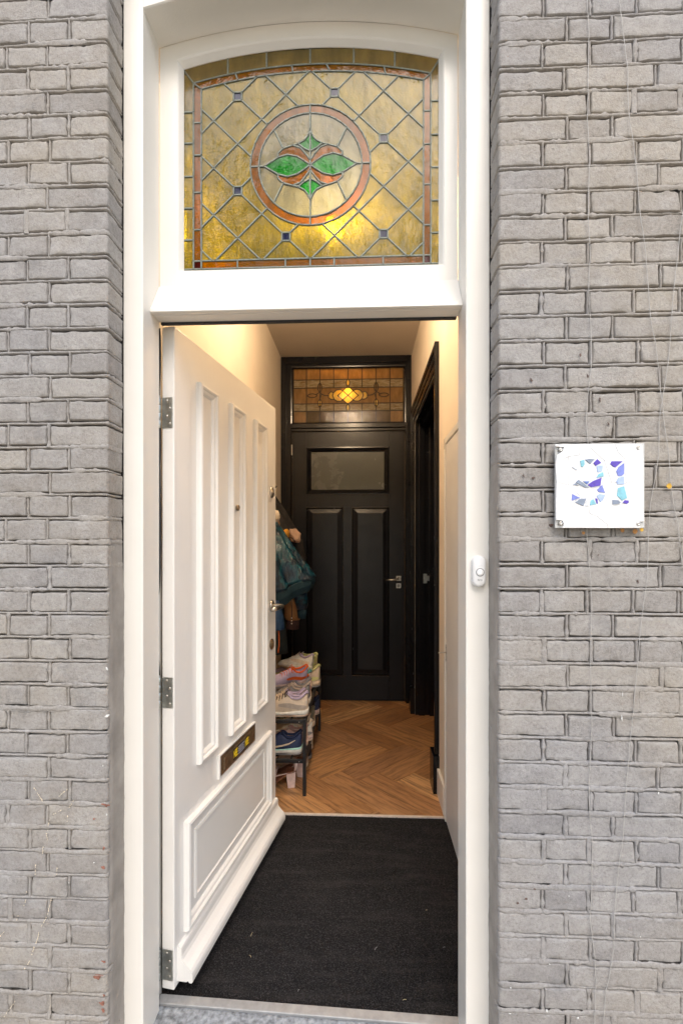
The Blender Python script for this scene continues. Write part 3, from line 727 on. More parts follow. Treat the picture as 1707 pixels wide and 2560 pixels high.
for x in jo: segs.append(((x, outz(x)), (x, glz(x))))
segs += [((BL0, outz(BL0)), (GX0, glz(GX0))), ((BR1, outz(BR1)), (GX1, glz(GX1)))]
segs += [((BL1, inz(BL1)), (BL0, outz(BL0))), ((BR0, inz(BR0)), (BR1, outz(BR1))), ((BL1, BB1), (BL0, BB1)), ((BR0, BB1), (BR1, BB1)), ((BL1, BB1), (BL1, BB0)), ((BR0, BB1), (BR0, BB0))]
segs += [((BL0, BB0), (GX0, BB0)), ((BR1, BB0), (GX1, BB0))]
for z in (2.72, 2.62, 2.505, 2.39): segs.append(((BL0, z), (BL1, z)))
for z in (2.73, 2.63, 2.508, 2.385): segs.append(((BR0, z), (BR1, z)))
for z in (2.754, 2.6575, 2.555, 2.457, 2.3586): segs.append(((GX0, z), (BL0, z)))
for z in (2.7596, 2.658, 2.559, 2.459, 2.361): segs.append(((GX1, z), (BR1, z)))
for x in (-.383, -.235, -.159, -.0855, .063): segs.append(((x, BB0), (x, BB1)))
# the flower
leaf = [(.142, 0), (.120, .013), (.098, .026), (.070, .034), (.040, .027), (.018, .013), (0, 0)]
amb = [(.098, .026), (.099, .038), (.083, .053), (.054, .0615), (.030, .053), (.013, .033), (0, .015)]
grn = [(0, .108), (.007, .090), (.018, .076), (.037, .066), (.020, .052), (0, .042)]
leafP, ambP, grnP = [], [], []
for sx in (1, -1):
    for sz in (1, -1):
        q = lambda L: [(CX_ + sx * x, CZ_ + sz * z) for x, z in L]
        l_, a_, g_ = q(leaf), q(amb), q(grn)
        segs += poly(l_) + poly(a_) + poly(g_)
        segs += [(q([(.083, .053)])[0], (CX_ + sx * RI * SQ, CZ_ + sz * RI * SQ)), (q([(.037, .066)])[0], q([(.054, .0615)])[0])]
        ambP.append(a_ + q([(0, 0), (.018, .013), (.040, .027), (.070, .034)])); grnP.append(g_)
    leafP.append([(CX_ + sx * x, CZ_ + z) for x, z in leaf] + [(CX_ + sx * x, CZ_ - z) for x, z in leaf[-2:0:-1]])
    segs.append(((CX_ + sx * .142, CZ_), (CX_ + sx * RI, CZ_)))
for sz in (1, -1): segs += poly([(CX_, CZ_ + sz * z) for z in (0, .015, .042, .108, RI)])
vv, ff, ee = cdt_panes(segs)
for f in ff:
    pg = [(vv[i].x, vv[i].y) for i in f]; c = interior_point(pg); x, z = c; r = math.hypot(x - CX_, z - CZ_)
    if any(inpoly(c, g) for g in leafP + grnP): mt = 'g_green'
    elif any(inpoly(c, g) for g in ambP): mt = 'g_amber'
    elif r < RI: mt = 'g_clear'
    elif r < RO: mt = 'g_amber'
    elif BL1 < x < BR0 and BB1 < z < inz(x):
        mt = 'g_blue' if any(abs(x - node(*b)[0]) < BQ and abs(z - node(*b)[1]) < BQ for b in BLUE) else 'g_olive'
    elif BL0 < x < BR1 and BB0 < z < outz(x):
        mt = 'g_red' if (x < BL1 or x > BR0) and (z < BB1 or z > 2.815) else 'g_amber'
    else: mt = 'g_tan' if z > 2.78 else 'g_olive'
    pane_obj(pg, YG + RND.uniform(-.0006, .0006), .003, mt, tw, TO)
link('lead_came', came_mesh([(p.x - TO[0], p.y - TO[2]) for p in vv], ee, .0052, .0018, -.0012, .0045), 'lead', tw)

# ------------------------------------------------------------------ front door (open, hinged on the left)
fd = empty('front_door', (-.585, 1.472, 0), R(90 - 9.3), 'open white panelled front door with letter plate and steel lever', 'door')
DW, DT, DZ0, DZ1 = .935, .042, .028, 2.100
boxes('leaf', 'white_door', fd, [(0, DW, 0, DT, DZ0, DZ1)], .003)
MP = [(0, 0), (.0005, .010), (.004, .017), (.012, .019), (.017, .016), (.019, .011), (.027, .009), (.033, .003), (.034, -.0005)]
for s0, s1 in ((.140, .278), (.390, .530), (.640, .785)): frame_mould('panel_moulding', 'white_door', fd, s0, s1, .668, 1.972, MP)
lp = frame_mould('lower_panel_moulding', 'white_door', fd, .058, .842, .165, .520, MP)
frame_mould('raised_field', 'white_door', lp, .125, .775, .225, .460, [(0, 0), (.001, .004), (.010, .006), (.014, .0025), (.015, .0015)])
# weather bar along the foot
bar = [(0, .150), (-.006, .150), (-.012, .146), (-.014, .138), (-.014, .120), (-.018, .108), (-.030, .094), (-.044, .082), (-.050, .072), (-.052, .062), (-.052, .046), (-.048, .041), (-.040, .041), (-.036, .046), (-.030, .042), (0, .040)]
extrude_x('weather_bar', 'white_door', fd, bar, .020, DW - .004)
# letter plate
lt = boxes('letter_plate', 'bronze', fd, [(.302, .648, -.007, 0, .549, .628, .0015)])
boxes('plate_surround', 'white_door', lt, [(.292, .302, -.010, 0, .545, .634, .001), (.302, .648, -.010, 0, .628, .634, .001)])
boxes('flap', 'bronze', lt, [(.330, .625, -.0125, -.006, .562, .612, .002)])
M['sticker'] = simple('black_sticker', (.008, .008, .012), .35, var=.2)
M['sticker_yellow'] = simple('yellow_print', (.85, .60, .02), .45, var=.05)
M['sticker_grey'] = simple('grey_print', (.40, .42, .52), .5, var=.05)
st = boxes('sticker', 'sticker', lt, [(.405, .560, -.0135, -.0128, .566, .609, .0002)])
for sx in (.4265, .5385):
    text_mesh('lettering', 'NEE', 'sticker_yellow', st, .040, (sx, -.0138, .5875), (R(90), 0, 0), .0016, .0002, .52)
for k in range(4): boxes('small_print', 'sticker_grey', st, [(.452 + .002 * (k % 2), .514 - .004 * (k % 3), -.0140, -.0137, .573 + k * .0085, .5765 + k * .0085, 0)])
# lever handle, locks, viewer
hd = lathe('handle', 'steel', fd, [(.0, -.010), (.020, -.010), (.026, -.007), (.027, 0), (.0, 0)], (.872, 0, 1.118), 24)
tube('lever', 'steel', hd, [(0, -.006, 0), (0, -.045, 0), (-.003, -.056, 0), (-.012, -.060, 0), (-.035, -.060, 0), (-.10, -.059, 0), (-.138, -.057, 0)], [.0105, .0105, .0105, .0105, .0105, .0105, .0095], 12)
boxes('latch_plate', 'steel', fd, [(DW - .001, DW + .0012, .008, .034, 1.02, 1.22, .0005)])
for z, nm in ((.930, 'cylinder_rosette'), (1.672, 'upper_cylinder')):
    cy = lathe(nm, 'bronze' if z < 1 else 'steel', fd, [(0, -.009), (.012, -.009), (.0125, -.007), (.023, -.007), (.026, -.004), (.0265, 0), (0, 0)], (.872, 0, z), 22)
    boxes('keyhole', 'rubber', cy, [(-.0012, .0012, -.0095, -.0088, -.006, .006, 0)])
vw = lathe('door_viewer', 'bronze', fd, [(0, -.004), (.006, -.005), (.0075, -.008), (.011, -.008), (.012, -.005), (.012, 0), (0, 0)], (.462, -.0035, 1.567), 18)
# hinges on the edge that faces the street
for zc in (1.830, .9555, .105):
    hz = zc
    hg = boxes('hinge', 'zinc', fd, [(-.0022, .0002, .004, .041, hz - .048, hz + .048, .003)])
    for q in range(4): lathe('screw', 'steel', hg, [(0, -.0012), (.0028, -.0012), (.0040, -.0004), (.0042, 0), (0, 0)], (-.0022, .014 if q % 2 else .024, hz + .038 - .024 * q), 12, 'X')
    for q in range(4): lathe('knuckle', 'zinc', hg, [(0, -.0116), (.0062, -.0116), (.0068, -.011), (.0068, .011), (.0062, .0116), (0, .0116)], (-.0065, .049, hz - .036 + .024 * q), 14, 'Z')
    lathe('hinge_pin', 'zinc', hg, [(0, 0), (.004, 0), (.005, .002), (.003, .006), (0, .0065)], (-.0065, .049, hz + .048), 12, 'Z')
sl = []
for i in range(120):
    z = .99 + (2.095 - .99) * i / 119
    k = math.exp(-((z - 1.16) / .11) ** 2) * .012 + .0025 * nz(z * 7, 0, 0) + .004 * math.exp(-((z - 1.9) / .05) ** 2)
    sl.append((-.002 - k * .25, .050 + k, z))
tube('draught_strip', 'rubber', fd, sl, .0052, 8)
tube('draught_strip', 'rubber', fd, [(-.002, .056 + .001 * nz(z * .2, 1, 0), .06 + z * .0415) for z in range(20)], .0048, 8)

# ------------------------------------------------------------------ doorbell
db = empty('doorbell', (.3165, 1.331, 1.3455), 0, 'white oval doorbell push on the white door post', 'doorbell')
Vd = []; Fd = []
for k, (ins, dep) in enumerate([(0, 0), (0, .010), (.0012, .0145), (.004, .018), (.008, .0195)]):
    for i in range(40):
        a = 2 * math.pi * i / 40; rr = .0195 - ins; cy = .0235 if math.sin(a) >= 0 else -.0235
        Vd.append((rr * math.cos(a), -dep, cy + rr * math.sin(a)))
for k in range(4): Fd += [(k * 40 + i, k * 40 + (i + 1) % 40, (k + 1) * 40 + (i + 1) % 40, (k + 1) * 40 + i) for i in range(40)]
Fd.append(tuple(4 * 40 + i for i in range(40)))
M['plastic'] = simple('white_plastic', (.80, .80, .79), .3, var=.02)
M['plastic_grey'] = simple('grey_rubber_ring', (.16, .165, .16), .5)
link('body', fixn(mesh_of(Vd, Fd, True)), 'plastic', db)
bt = lathe('button', 'plastic', db, [(0, -.0206), (.0085, -.0206), (.0095, -.0198), (.0095, -.018), (0, -.018)], (.001, 0, -.002), 28)
lathe('button_ring', 'plastic_grey', bt, [(.0094, -.0199), (.0112, -.0199), (.0112, -.0185), (.0094, -.0185)], (0, 0, 0), 28)
text_mesh('lettering', 'Byron', 'plastic_grey', db, .0052, (.0005, -.0197, -.0225), (R(90), 0, 0))

# ------------------------------------------------------------------ house number sign
sg = empty('house_number_sign', (.5935, 1.240, 1.4601), 0, 'square white crackled tile sign with blue mosaic number 31', 'sign')
SO = (.5935, 1.240, 1.4601)
M['acrylic'] = simple('clear_backing_plate', (.62, .62, .60), .25, var=.05)
M['tile'] = simple('white_glazed_tile', (.86, .86, .85), .22, var=.02, scale=20, bmp=.05, bscale=30)
M['grout'] = simple('pale_grout', (.74, .74, .72), .8, var=.05)
boxes('backing_plate', 'acrylic', sg, [(.4842 - SO[0], .7028 - SO[0], -.010, -.004, 0, .2116, .001)])
boxes('spacer', 'rubber', sg, [(.495 - SO[0], .692 - SO[0], -.004, .004, .012, .2, 0)])
body = [(0.4823,1.6651),(0.5034,1.6683),(0.5294,1.6683),(0.5683,1.669),(0.5877,1.6682),(0.6111,1.6689),(0.628,1.6681),(0.649,1.6689),(0.6795,1.6667),(0.6947,1.6669),(0.6959,1.6501),(0.6971,1.6336),(0.6968,1.5892),(0.6975,1.5398),(0.6971,1.4971),(0.6996,1.4765),(0.6827,1.4741),(0.6819,1.4691),(0.6907,1.46),(0.6425,1.4596),(0.578,1.46),(0.4994,1.4605),(0.5026,1.4694),(0.4994,1.4786),(0.4839,1.4807),(0.4836,1.5242),(0.4852,1.5756),(0.4831,1.6203),(0.4859,1.6419),(0.4994,1.6525),(0.5034,1.6633)]
body = [(x, z) for x, z in body]
def rel(L): return [(x - SO[0], z - SO[2]) for x, z in L]
gt = prism('grout_bed', 'grout', sg, rel(body), -.0135, -.0102)
def shard_mesh(pg, y0, y1, bev=.0006):
    n = len(pg); mx = sum(p[0] for p in pg) / n; mz = sum(p[1] for p in pg) / n
    def ins(p):
        L = math.hypot(p[0] - mx, p[1] - mz) or 1; return (p[0] - (p[0] - mx) / L * bev, p[1] - (p[1] - mz) / L * bev)
    V = [(x, y0, z) for x, z in pg] + [(x, y1 + bev, z) for x, z in pg] + [(*(lambda q: (q[0], y1, q[1]))(ins(p)),) for p in pg]
    Fc = [tuple(2 * n + i for i in range(n))]
    for r_ in (0, n): Fc += [(r_ + i, r_ + (i + 1) % n, r_ + n + (i + 1) % n, r_ + n + i) for i in range(n)]
    return fixn(mesh_of(V, Fc))
# white broken-tile ground: the sign face cut by a few cracks
SGZ = [(0.4644,1.6902),(0.7176,1.4398)]
def sgp(x, y): return (SGZ[0][0] + (SGZ[1][0] - SGZ[0][0]) * x / 1568, SGZ[0][1] + (SGZ[1][1] - SGZ[0][1]) * y / 1508)
cr = [[(128, 690), (310, 740), (470, 890), (520, 870), (620, 810), (760, 775), (960, 700)], [(470, 890), (300, 1190), (118, 1000)], [(300, 1190), (380, 1245), (630, 1165), (620, 1080), (470, 890)], [(640, 122), (630, 165), (770, 300), (850, 370), (960, 700)], [(630, 165), (480, 290), (310, 310), (115, 420)], [(310, 310), (310, 740)],
      [(630, 1165), (760, 1225), (900, 1340), (905, 1388)], [(760, 1225), (850, 1090), (960, 700)], [(380, 1245), (330, 1384)], [(850, 370), (1150, 350), (1442, 330)], [(1010, 124), (1060, 250), (1150, 350)], [(960, 700), (1180, 720), (1442, 640)], [(850, 1090), (1240, 1005), (1440, 1010)], [(1150, 350), (1180, 720), (1240, 1005), (1180, 1230), (1100, 1388)], [(480, 290), (470, 128)]]
segs2 = [(a, b) for a, b in poly([( (x), (z)) for x, z in body], True)]
for L in cr:
    pts_ = [sgp(*p) for p in L]
    segs2 += poly(pts_)
v2, f2, e2 = cdt_panes(segs2)
for f in f2:
    pg = [(v2[i].x, v2[i].y) for i in f]; c = interior_point(pg)
    if not inpoly(c, body): continue
    # a hairline joint round every piece
    mx = sum(p[0] for p in pg) / len(pg); mz = sum(p[1] for p in pg) / len(pg)
    pg = [(p[0] + (mx - p[0]) / max(1e-4, math.hypot(mx - p[0], mz - p[1])) * .0004, p[1] + (mz - p[1]) / max(1e-4, math.hypot(mx - p[0], mz - p[1])) * .0004) for p in pg]
    link('tile_piece', shard_mesh(rel(pg), -.0132, -.0158 + RND.uniform(-.0003, .0003)), 'tile', sg)
SH = dict(purple=(.10, .055, .46), mid=(.20, .25, .66), pale=(.42, .54, .80), aqua=(.24, .56, .66), grey=(.24, .29, .38), ghost=(.72, .76, .84), blue=(.12, .20, .50))
for k, c in SH.items(): M['shard_' + k] = simple('mosaic_' + k, c, .2, var=.12, scale=120)
shards = [('ghost', [(360, 470), (430, 400), (465, 380), (460, 450), (430, 515)]), ('aqua', [(485, 375), (545, 358), (552, 430), (530, 468), (500, 465)]), ('grey', [(560, 358), (620, 348), (703, 352), (635, 425)]), ('purple', [(685, 412), (745, 352), (803, 408), (720, 453)]),
          ('pale', [(735, 460), (780, 448), (828, 445), (818, 530), (748, 548)]), ('aqua', [(728, 630), (765, 575), (832, 545), (840, 612)]), ('purple', [(600, 738), (680, 680), (808, 632), (790, 750), (650, 775)]), ('blue', [(530, 682), (628, 685), (588, 730)]),
          ('grey', [(375, 735), (410, 712), (460, 748)]), ('grey', [(415, 700), (462, 660), (620, 778), (560, 778)]), ('mid', [(740, 810), (815, 742), (860, 858), (760, 845)]), ('pale', [(732, 905), (770, 875), (862, 890), (830, 965), (790, 998)]),
          ('mid', [(355, 975), (365, 875), (482, 932)]), ('grey', [(412, 1002), (480, 950), (580, 940), (532, 1057)]), ('ghost', [(590, 960), (622, 955), (590, 1055), (562, 1062)]), ('aqua', [(632, 1045), (645, 975), (682, 950), (725, 1030)]), ('purple', [(712, 942), (742, 945), (752, 1020), (735, 1022)]),
          ('purple', [(938, 425), (960, 385), (1125, 387), (1012, 480), (975, 462)]), ('mid', [(1028, 540), (1060, 478), (1145, 415), (1148, 575), (1110, 605), (1055, 608)]), ('pale', [(1030, 690), (1060, 630), (1148, 615), (1148, 732), (1045, 733)]), ('aqua', [(1038, 900), (1055, 785), (1148, 760), (1192, 938), (1115, 975)]),
          ('grey', [(970, 965), (1060, 970), (1097, 1003), (1070, 1028), (972, 1036)]), ('purple', [(1125, 1008), (1160, 970), (1218, 978), (1212, 1010), (1185, 1028)])]
for k, L in shards: link('mosaic_piece', shard_mesh(rel([sgp(*p) for p in L]), -.0150, -.0178), 'shard_' + k, sg)
for p in ((187, 205), (1362, 184), (190, 1315), (1362, 1325)):
    x, z = rel([sgp(*p)])[0]
    sc_ = lathe('screw', 'steel', sg, [(0, -.0172), (.0015, -.0172), (.0018, -.0182), (.0042, -.0184), (.0050, -.0165), (.0050, -.0100), (0, -.010)], (x, 0, z), 16)

# ------------------------------------------------------------------ wires trained up the right-hand wall
M['wire'] = simple('pale_cable', (.46, .44, .41), .5, var=.15, scale=80)
wires = [([(0.5701,2.8085),(0.5701,2.787),(0.5736,2.7222),(0.5719,2.6074),(0.5701,2.4998),(0.5754,2.3919),(0.5719,2.2485),(0.5771,2.1586),(0.5726,2.0726),(0.5771,1.9971),(0.5789,1.9425),(0.5806,1.9288),(0.5789,1.8643),(0.5719,1.8034),(0.5666,1.7388),(0.5719,1.6706),(0.5694,1.5593),(0.5683,1.4444),(0.5771,1.3367),(0.5806,1.265),(0.5771,1.1386),(0.5806,0.9506),(0.5736,0.8069),(0.5754,0.7352),(0.5824,0.6636),(0.5806,0.5559),(0.5771,0.4661),(0.5877,0.3768),(0.5912,0.3051),(0.5877,0.2146),(0.5887,0.1615)], 'thin pale wire running straight down behind the number sign', 1),
         ([(0.6489,2.8046),(0.6507,2.783),(0.6612,2.6931),(0.6699,2.6211),(0.6699,2.5496),(0.6751,2.485),(0.6856,2.4238),(0.6926,2.3521),(0.7013,2.2446),(0.7117,2.18),(0.7204,2.0655),(0.7256,1.994),(0.7274,1.9797),(0.7378,1.926),(0.7465,1.8545),(0.7499,1.808),(0.7551,1.7759),(0.7603,1.7152),(0.7707,1.6474),(0.7742,1.5868),(0.7828,1.5155),(0.7932,1.4727),(0.7991,1.4086),(0.8053,1.3374)], 'thin pale wire slanting from the wall top out past the sign', 0),
         ([(0.8122,2.3125),(0.7984,2.2097),(0.7915,2.1351),(0.7828,2.0641),(0.7742,1.9388),(0.7707,1.8897),(0.7586,1.8079),(0.7517,1.7652),(0.7465,1.7296),(0.7465,1.6476),(0.736,1.5799),(0.7256,1.5228),(0.7204,1.455),(0.7187,1.3372),(0.7082,1.2657),(0.6995,1.1942),(0.696,1.1398),(0.6821,0.9881),(0.6734,0.8986),(0.6664,0.809),(0.6577,0.6728),(0.6489,0.6117),(0.642,0.5507),(0.6367,0.4681),(0.635,0.3964),(0.6245,0.3244),(0.6157,0.2882),(0.6105,0.2156),(0.6069,0.1624)], 'thin pale wire curving beside the sign and down to the ground', 0)]
for L, lab, behind in wires:
    pts = []
    for (x0, z0), (x1, z1) in zip(L, L[1:]):
        m = max(2, int(abs(z1 - z0) / .012))
        for i in range(m): t = i / m; pts.append((x0 + (x1 - x0) * t + .0009 * nz(z0 * 50 + t * 5, x0 * 9, 2), 1.2445 + .0015 * nz(z0 * 14 + t * 2, 5, x0), z0 + (z1 - z0) * t))
    o = tube('wall_wire', 'wire', None, pts, .0008, 6); tag(o, lab, 'wire', 'wires on the brick wall')
# dead leaves caught on the wall
M['leaf_yellow'] = simple('dead_yellow_leaf', (.62, .36, .04), .6, var=.3, scale=80)
M['leaf_brown'] = simple('dead_brown_leaf', (.42, .20, .06), .7, var=.3, scale=80)
def leaf_obj(p, size, rot, mat, label):
    V = []; Fc = []
    for i in range(9):
        t = i / 8; w = math.sin(t * math.pi) ** .8 * .45 * (1 + .2 * nz(t * 5, size * 90, 1))
        for s_ in (-1, 0, 1): V.append(((t - .5) * size, -abs(s_) * .18 * size * w - .05 * size * math.sin(t * 5), s_ * w * size))
    for i in range(8):
        for j in range(2): Fc.append((i * 3 + j, i * 3 + 3 + j, i * 3 + 4 + j, i * 3 + 1 + j))
    o = link('dead_leaf', mesh_of(V, Fc, True), mat, None, (p[0], 1.2415, p[1]), (0, rot, 0)); tag(o, label, 'leaf', 'dead leaves on the brick wall')
lv = [(0.7695,1.5657),(0.7023,1.456),(0.6855,1.4517),(0.6549,1.4546),(0.5586,1.4482)]
for p, s_, r_, mt, lab in zip(lv, (.015, .011, .014, .012, .009), (.1, .3, 1.4, .5, 1.0), ('leaf_yellow', 'leaf_yellow', 'leaf_brown', 'leaf_brown', 'leaf_brown'),
    ('yellow dead leaf caught on the wire right of the number sign', 'yellow dead leaf under the lower corner of the number sign', 'hanging brown leaf scrap just under the number sign', 'brown curled leaf scrap under the number sign', 'smallest brown leaf scrap below the middle of the sign')):
    leaf_obj(p, s_, r_, mt, lab)

# ------------------------------------------------------------------ inner door set at the end of the hall
DY = YB
ifr = empty('inner_door_frame', (-.15, DY, 0), 0, 'black wooden frame round the inner door at the end of the hall', 'door frame')
IX0, IX1, IZ1 = -0.6325, 0.3785, 2.4343
TX0, TX1, TZ0, TZ1 = -0.6156, 0.3601, 2.5162, 3.0119
def ib(name, specs, mat='black_paint', bev=.003, par=None): return boxes(name, mat, par or ifr, [(a + .15, b + .15, c - DY, d - DY, e, f) for a, b, c, d, e, f in specs], bev)
ib('post', [(XL + .001, IX0 - .012, DY - .02, DY + .09, 0, ZC - .001), (IX0 - .012, IX0 - .003, DY - .002, DY + .09, 0, IZ1 + .02), (XL + .001, XL + .05, DY - .035, DY - .0205, 0, ZC - .001)])
ib('post', [(IX1 + .012, XR - .001, DY - .02, DY + .09, 0, ZC - .001), (IX1 + .003, IX1 + .012, DY - .002, DY + .09, 0, IZ1 + .02), (XR - .05, XR - .001, DY - .035, DY - .0205, 0, ZC - .001)])
ib('head', [(IX0 - .0118, IX1 + .0118, DY - .02, DY + .09, TZ1 + .012, ZC - .001), (XL + .0505, XR - .0505, DY - .035, DY - .0205, ZC - .06, ZC - .001)])
ib('transom_rail', [(IX0 - .0118, IX1 + .0118, DY - .028, DY + .09, IZ1 + .03, TZ0 - .012), (IX0 - .0118, IX1 + .0118, DY - .01, DY + .09, IZ1 + .004, IZ1 + .0298)])
frame_mould('glazing_bead', 'black_paint', ifr, IX0 - .0118 + .15, IX1 + .0118 + .15, TZ0 - .012, TZ1 + .012, [(0, .016), (.010, .014), (.016, .002), (.018, -.01)], .0)
idr = empty('inner_door', (IX0, DY + .006, .008), 0, 'black three panel inner door at the end of the hall', 'door')
IW, IH = IX1 - IX0, IZ1 - .008
def pd(px, py):  # not used at run time
    return None
P1 = [(-0.5068,2.2983),(0.2404,1.8695)]; P2 = [(-0.5068,1.7551),(-0.1714,0.2283)]; P3 = [(-0.0955,1.7538),(0.2404,0.2332)]
def rl_(P): return (P[0][0] - IX0, P[1][0] - IX0, P[1][1] - .008, P[0][1] - .008)
r1, r2, r3 = rl_(P1), rl_(P2), rl_(P3)
boxes('stile', 'black_satin', idr, [(0, r1[0], 0, .04, 0, IH)], .002)
boxes('stile', 'black_satin', idr, [(r1[1], IW, 0, .04, 0, IH)], .002)
for z0, z1 in ((r1[3], IH), (r2[3], r1[2]), (0, r2[2])): boxes('rail', 'black_satin', idr, [(r1[0] + .0003, r1[1] - .0003, .0004, .04, z0, z1)], .001)
boxes('mullion', 'black_satin', idr, [(r2[1], r3[0], .0006, .04, r2[2] + .0003, r2[3] - .0003)], .001)
IM = [(0, .0), (.0005, .006), (.008, .007), (.014, .002), (.03, -.010), (.040, -.016)]
frame_mould('glass_moulding', 'black_paint', idr, *[r1[i] for i in (0, 1, 2, 3)], [(0, 0), (.0005, .006), (.010, .007), (.016, .001), (.040, -.014), (.044, -.016)])
boxes('glass_pane', 'frost', idr, [(r1[0] + .03, r1[1] - .03, .0165, .022, r1[2] + .03, r1[3] - .03)], 0)
for r_ in (r2, r3):
    pn = frame_mould('panel_moulding', 'black_paint', idr, r_[0], r_[1], r_[2], r_[3], [(0, .0), (.0005, .005), (.007, .006), (.012, -.004), (.014, -.014)])
    frame_mould('panel', 'black_satin', pn, r_[0] + .013, r_[1] - .013, r_[2] + .013, r_[3] - .013, [(0, -.0135), (.004, -.0135), (.042, -.004), (.0435, -.002), (.08, -.002)])
    boxes('panel_field', 'black_satin', pn, [(r_[0] + .055, r_[1] - .055, .0021, .03, r_[2] + .055, r_[3] - .055)], 0)
hp = [(0.3249,1.111),(0.3249,1.0445)]
for i, (x, z) in enumerate(hp):
    rs = boxes('rose', 'steel', idr, [(x - IX0 - .021, x - IX0 + .021, -.009, 0, z - .008 - .021, z - .008 + .021, .001)])
    lathe('rose_insert', 'rubber', rs, [(0, -.0098), (.013, -.0098), (.013, -.0088), (0, -.0088)], (x - IX0, 0, z - .008), 16)
    if i == 0: tube('lever', 'steel', rs, [(x - IX0, -.009, z - .008), (x - IX0, -.048, z - .009), (x - IX0 - .012, -.055, z - .012), (x - IX0 - .06, -.055, z - .018), (x - IX0 - .115, -.053, z - .020)], .0078, 10)
    else: boxes('keyhole', 'steel', rs, [(x - IX0 - .003, x - IX0 + .003, -.0106, -.0099, z - .018, z + .002, 0)])
boxes('hinge', 'steel', idr, [(-.008, -.001, -.012, -.0015, 2.2255 - .008, 2.3198 - .008, .001)])

# inner fanlight
iw = empty('inner_transom_window', (-.15, DY + .015, TZ0), 0, 'leaded glass fanlight over the black inner door glowing amber', 'window')
IO = (-.15, DY + .015, TZ0)
vx = [-0.5062,-0.3841,-0.2586,-0.1298,-0.0026,0.1231,0.2485]
hz_ = [2.9105,2.8361,2.6931,2.6246]
gx0, gx1, gz0, gz1 = TX0 - .008, TX1 + .008, TZ0 - .006, TZ1 + .006
sg3 = poly([(gx0, gz0), (gx1, gz0), (gx1, gz1), (gx0, gz1)], True)
cxm = vx[3]; czm = (hz_[1] + hz_[2]) / 2
sg3 += [((gx0, z), (gx1, z)) for z in hz_]
for i, x in enumerate(vx):
    if i == 3: sg3 += [((x, gz1), (x, hz_[0] + .0)), ((x, hz_[3]), (x, gz0))]
    elif i in (2, 4): sg3 += [((x, gz1), (x, hz_[1])), ((x, hz_[2]), (x, gz0))]
    else: sg3 += [((x, gz0), (x, gz1))]
us = 0.0012     # metres per drawing unit
def lens(cx, cz, a, b, vert):
    L = [(a * math.cos(2 * math.pi * k / 16), b * math.sin(2 * math.pi * k / 16) * (abs(math.sin(2 * math.pi * k / 16)) ** .25)) for k in range(16)]
    return [((cx + y, cz + x) if vert else (cx + x, cz + y)) for x, y in L]
gold = []
dia = [(cxm, czm + 72 * us), (cxm + 78 * us, czm), (cxm, czm - 66 * us), (cxm - 78 * us, czm)]
lobes = []
for sx in (-1, 1):
    lobes.append([(cxm + sx * x * us, czm + z * us) for x, z in ((38, 36), (62, 46), (88, 42), (108, 22), (116, 2), (104, -28), (82, -42), (56, -42), (38, -34), (78, 0))])
    lobes.append([(cxm + sx * x * us, czm + z * us) for x, z in ((108, 22), (130, 30), (146, 12), (146, -14), (128, -28), (104, -28), (116, 2))])
tips = [lens(cxm, czm + 97 * us, 25 * us, 12 * us, True), lens(cxm, czm - 92 * us, 25 * us, 12 * us, True)]
sg3 += poly(dia, True)
for L in lobes + tips: sg3 += poly(L, True)
sg3 += [((cxm - 39 * us, czm + 36 * us), (cxm + 39 * us, czm - 33 * us)), ((cxm + 39 * us, czm + 36 * us), (cxm - 39 * us, czm - 33 * us))]
side = []
for sx in (-1, 1):
    side.append(lens(cxm + sx * 212 * us, czm + 62 * us, 34 * us, 15 * us, True)); side.append(lens(cxm + sx * 212 * us, czm - 56 * us, 30 * us, 13 * us, True))
    side.append(lens(cxm + sx * 270 * us, czm + 2 * us, 36 * us, 14 * us, False))
    sg3 += poly([(cxm + sx * x * us, czm + z * us) for x, z in ((146, 0), (175, 2), (200, 14), (212, 28))]) + poly([(cxm + sx * x * us, czm + z * us) for x, z in ((200, 14), (212, -26))]) + poly([(cxm + sx * x * us, czm + z * us) for x, z in ((212, 28), (236, 14), (234, 2))])
for L in side: sg3 += poly(L, True)
v3, f3, e3 = cdt_panes(sg3)
goldP = [dia] + lobes + tips + [side[1], side[4]]
for f in f3:
    pg = [(v3[i].x, v3[i].y) for i in f]; c = interior_point(pg)
    if any(inpoly(c, g) for g in goldP): mt = 'h_gold'
    elif any(inpoly(c, g) for g in side): mt = 'h_amber'
    elif c[1] < hz_[3]: mt = 'h_ripple' if vx[0] < c[0] < vx[6] else 'h_amber'
    elif hz_[1] < c[1] < hz_[0] or hz_[3] < c[1] < hz_[2]: mt = 'h_streak'
    else: mt = 'h_amber'
    pane_obj(pg, IO[1] + RND.uniform(-.0005, .0005), .003, mt, iw, IO)
link('lead_came', came_mesh([(p.x - IO[0], p.y - IO[2]) for p in v3], e3, .0085, .002, -.001, .0045), 'lead_dark', iw)

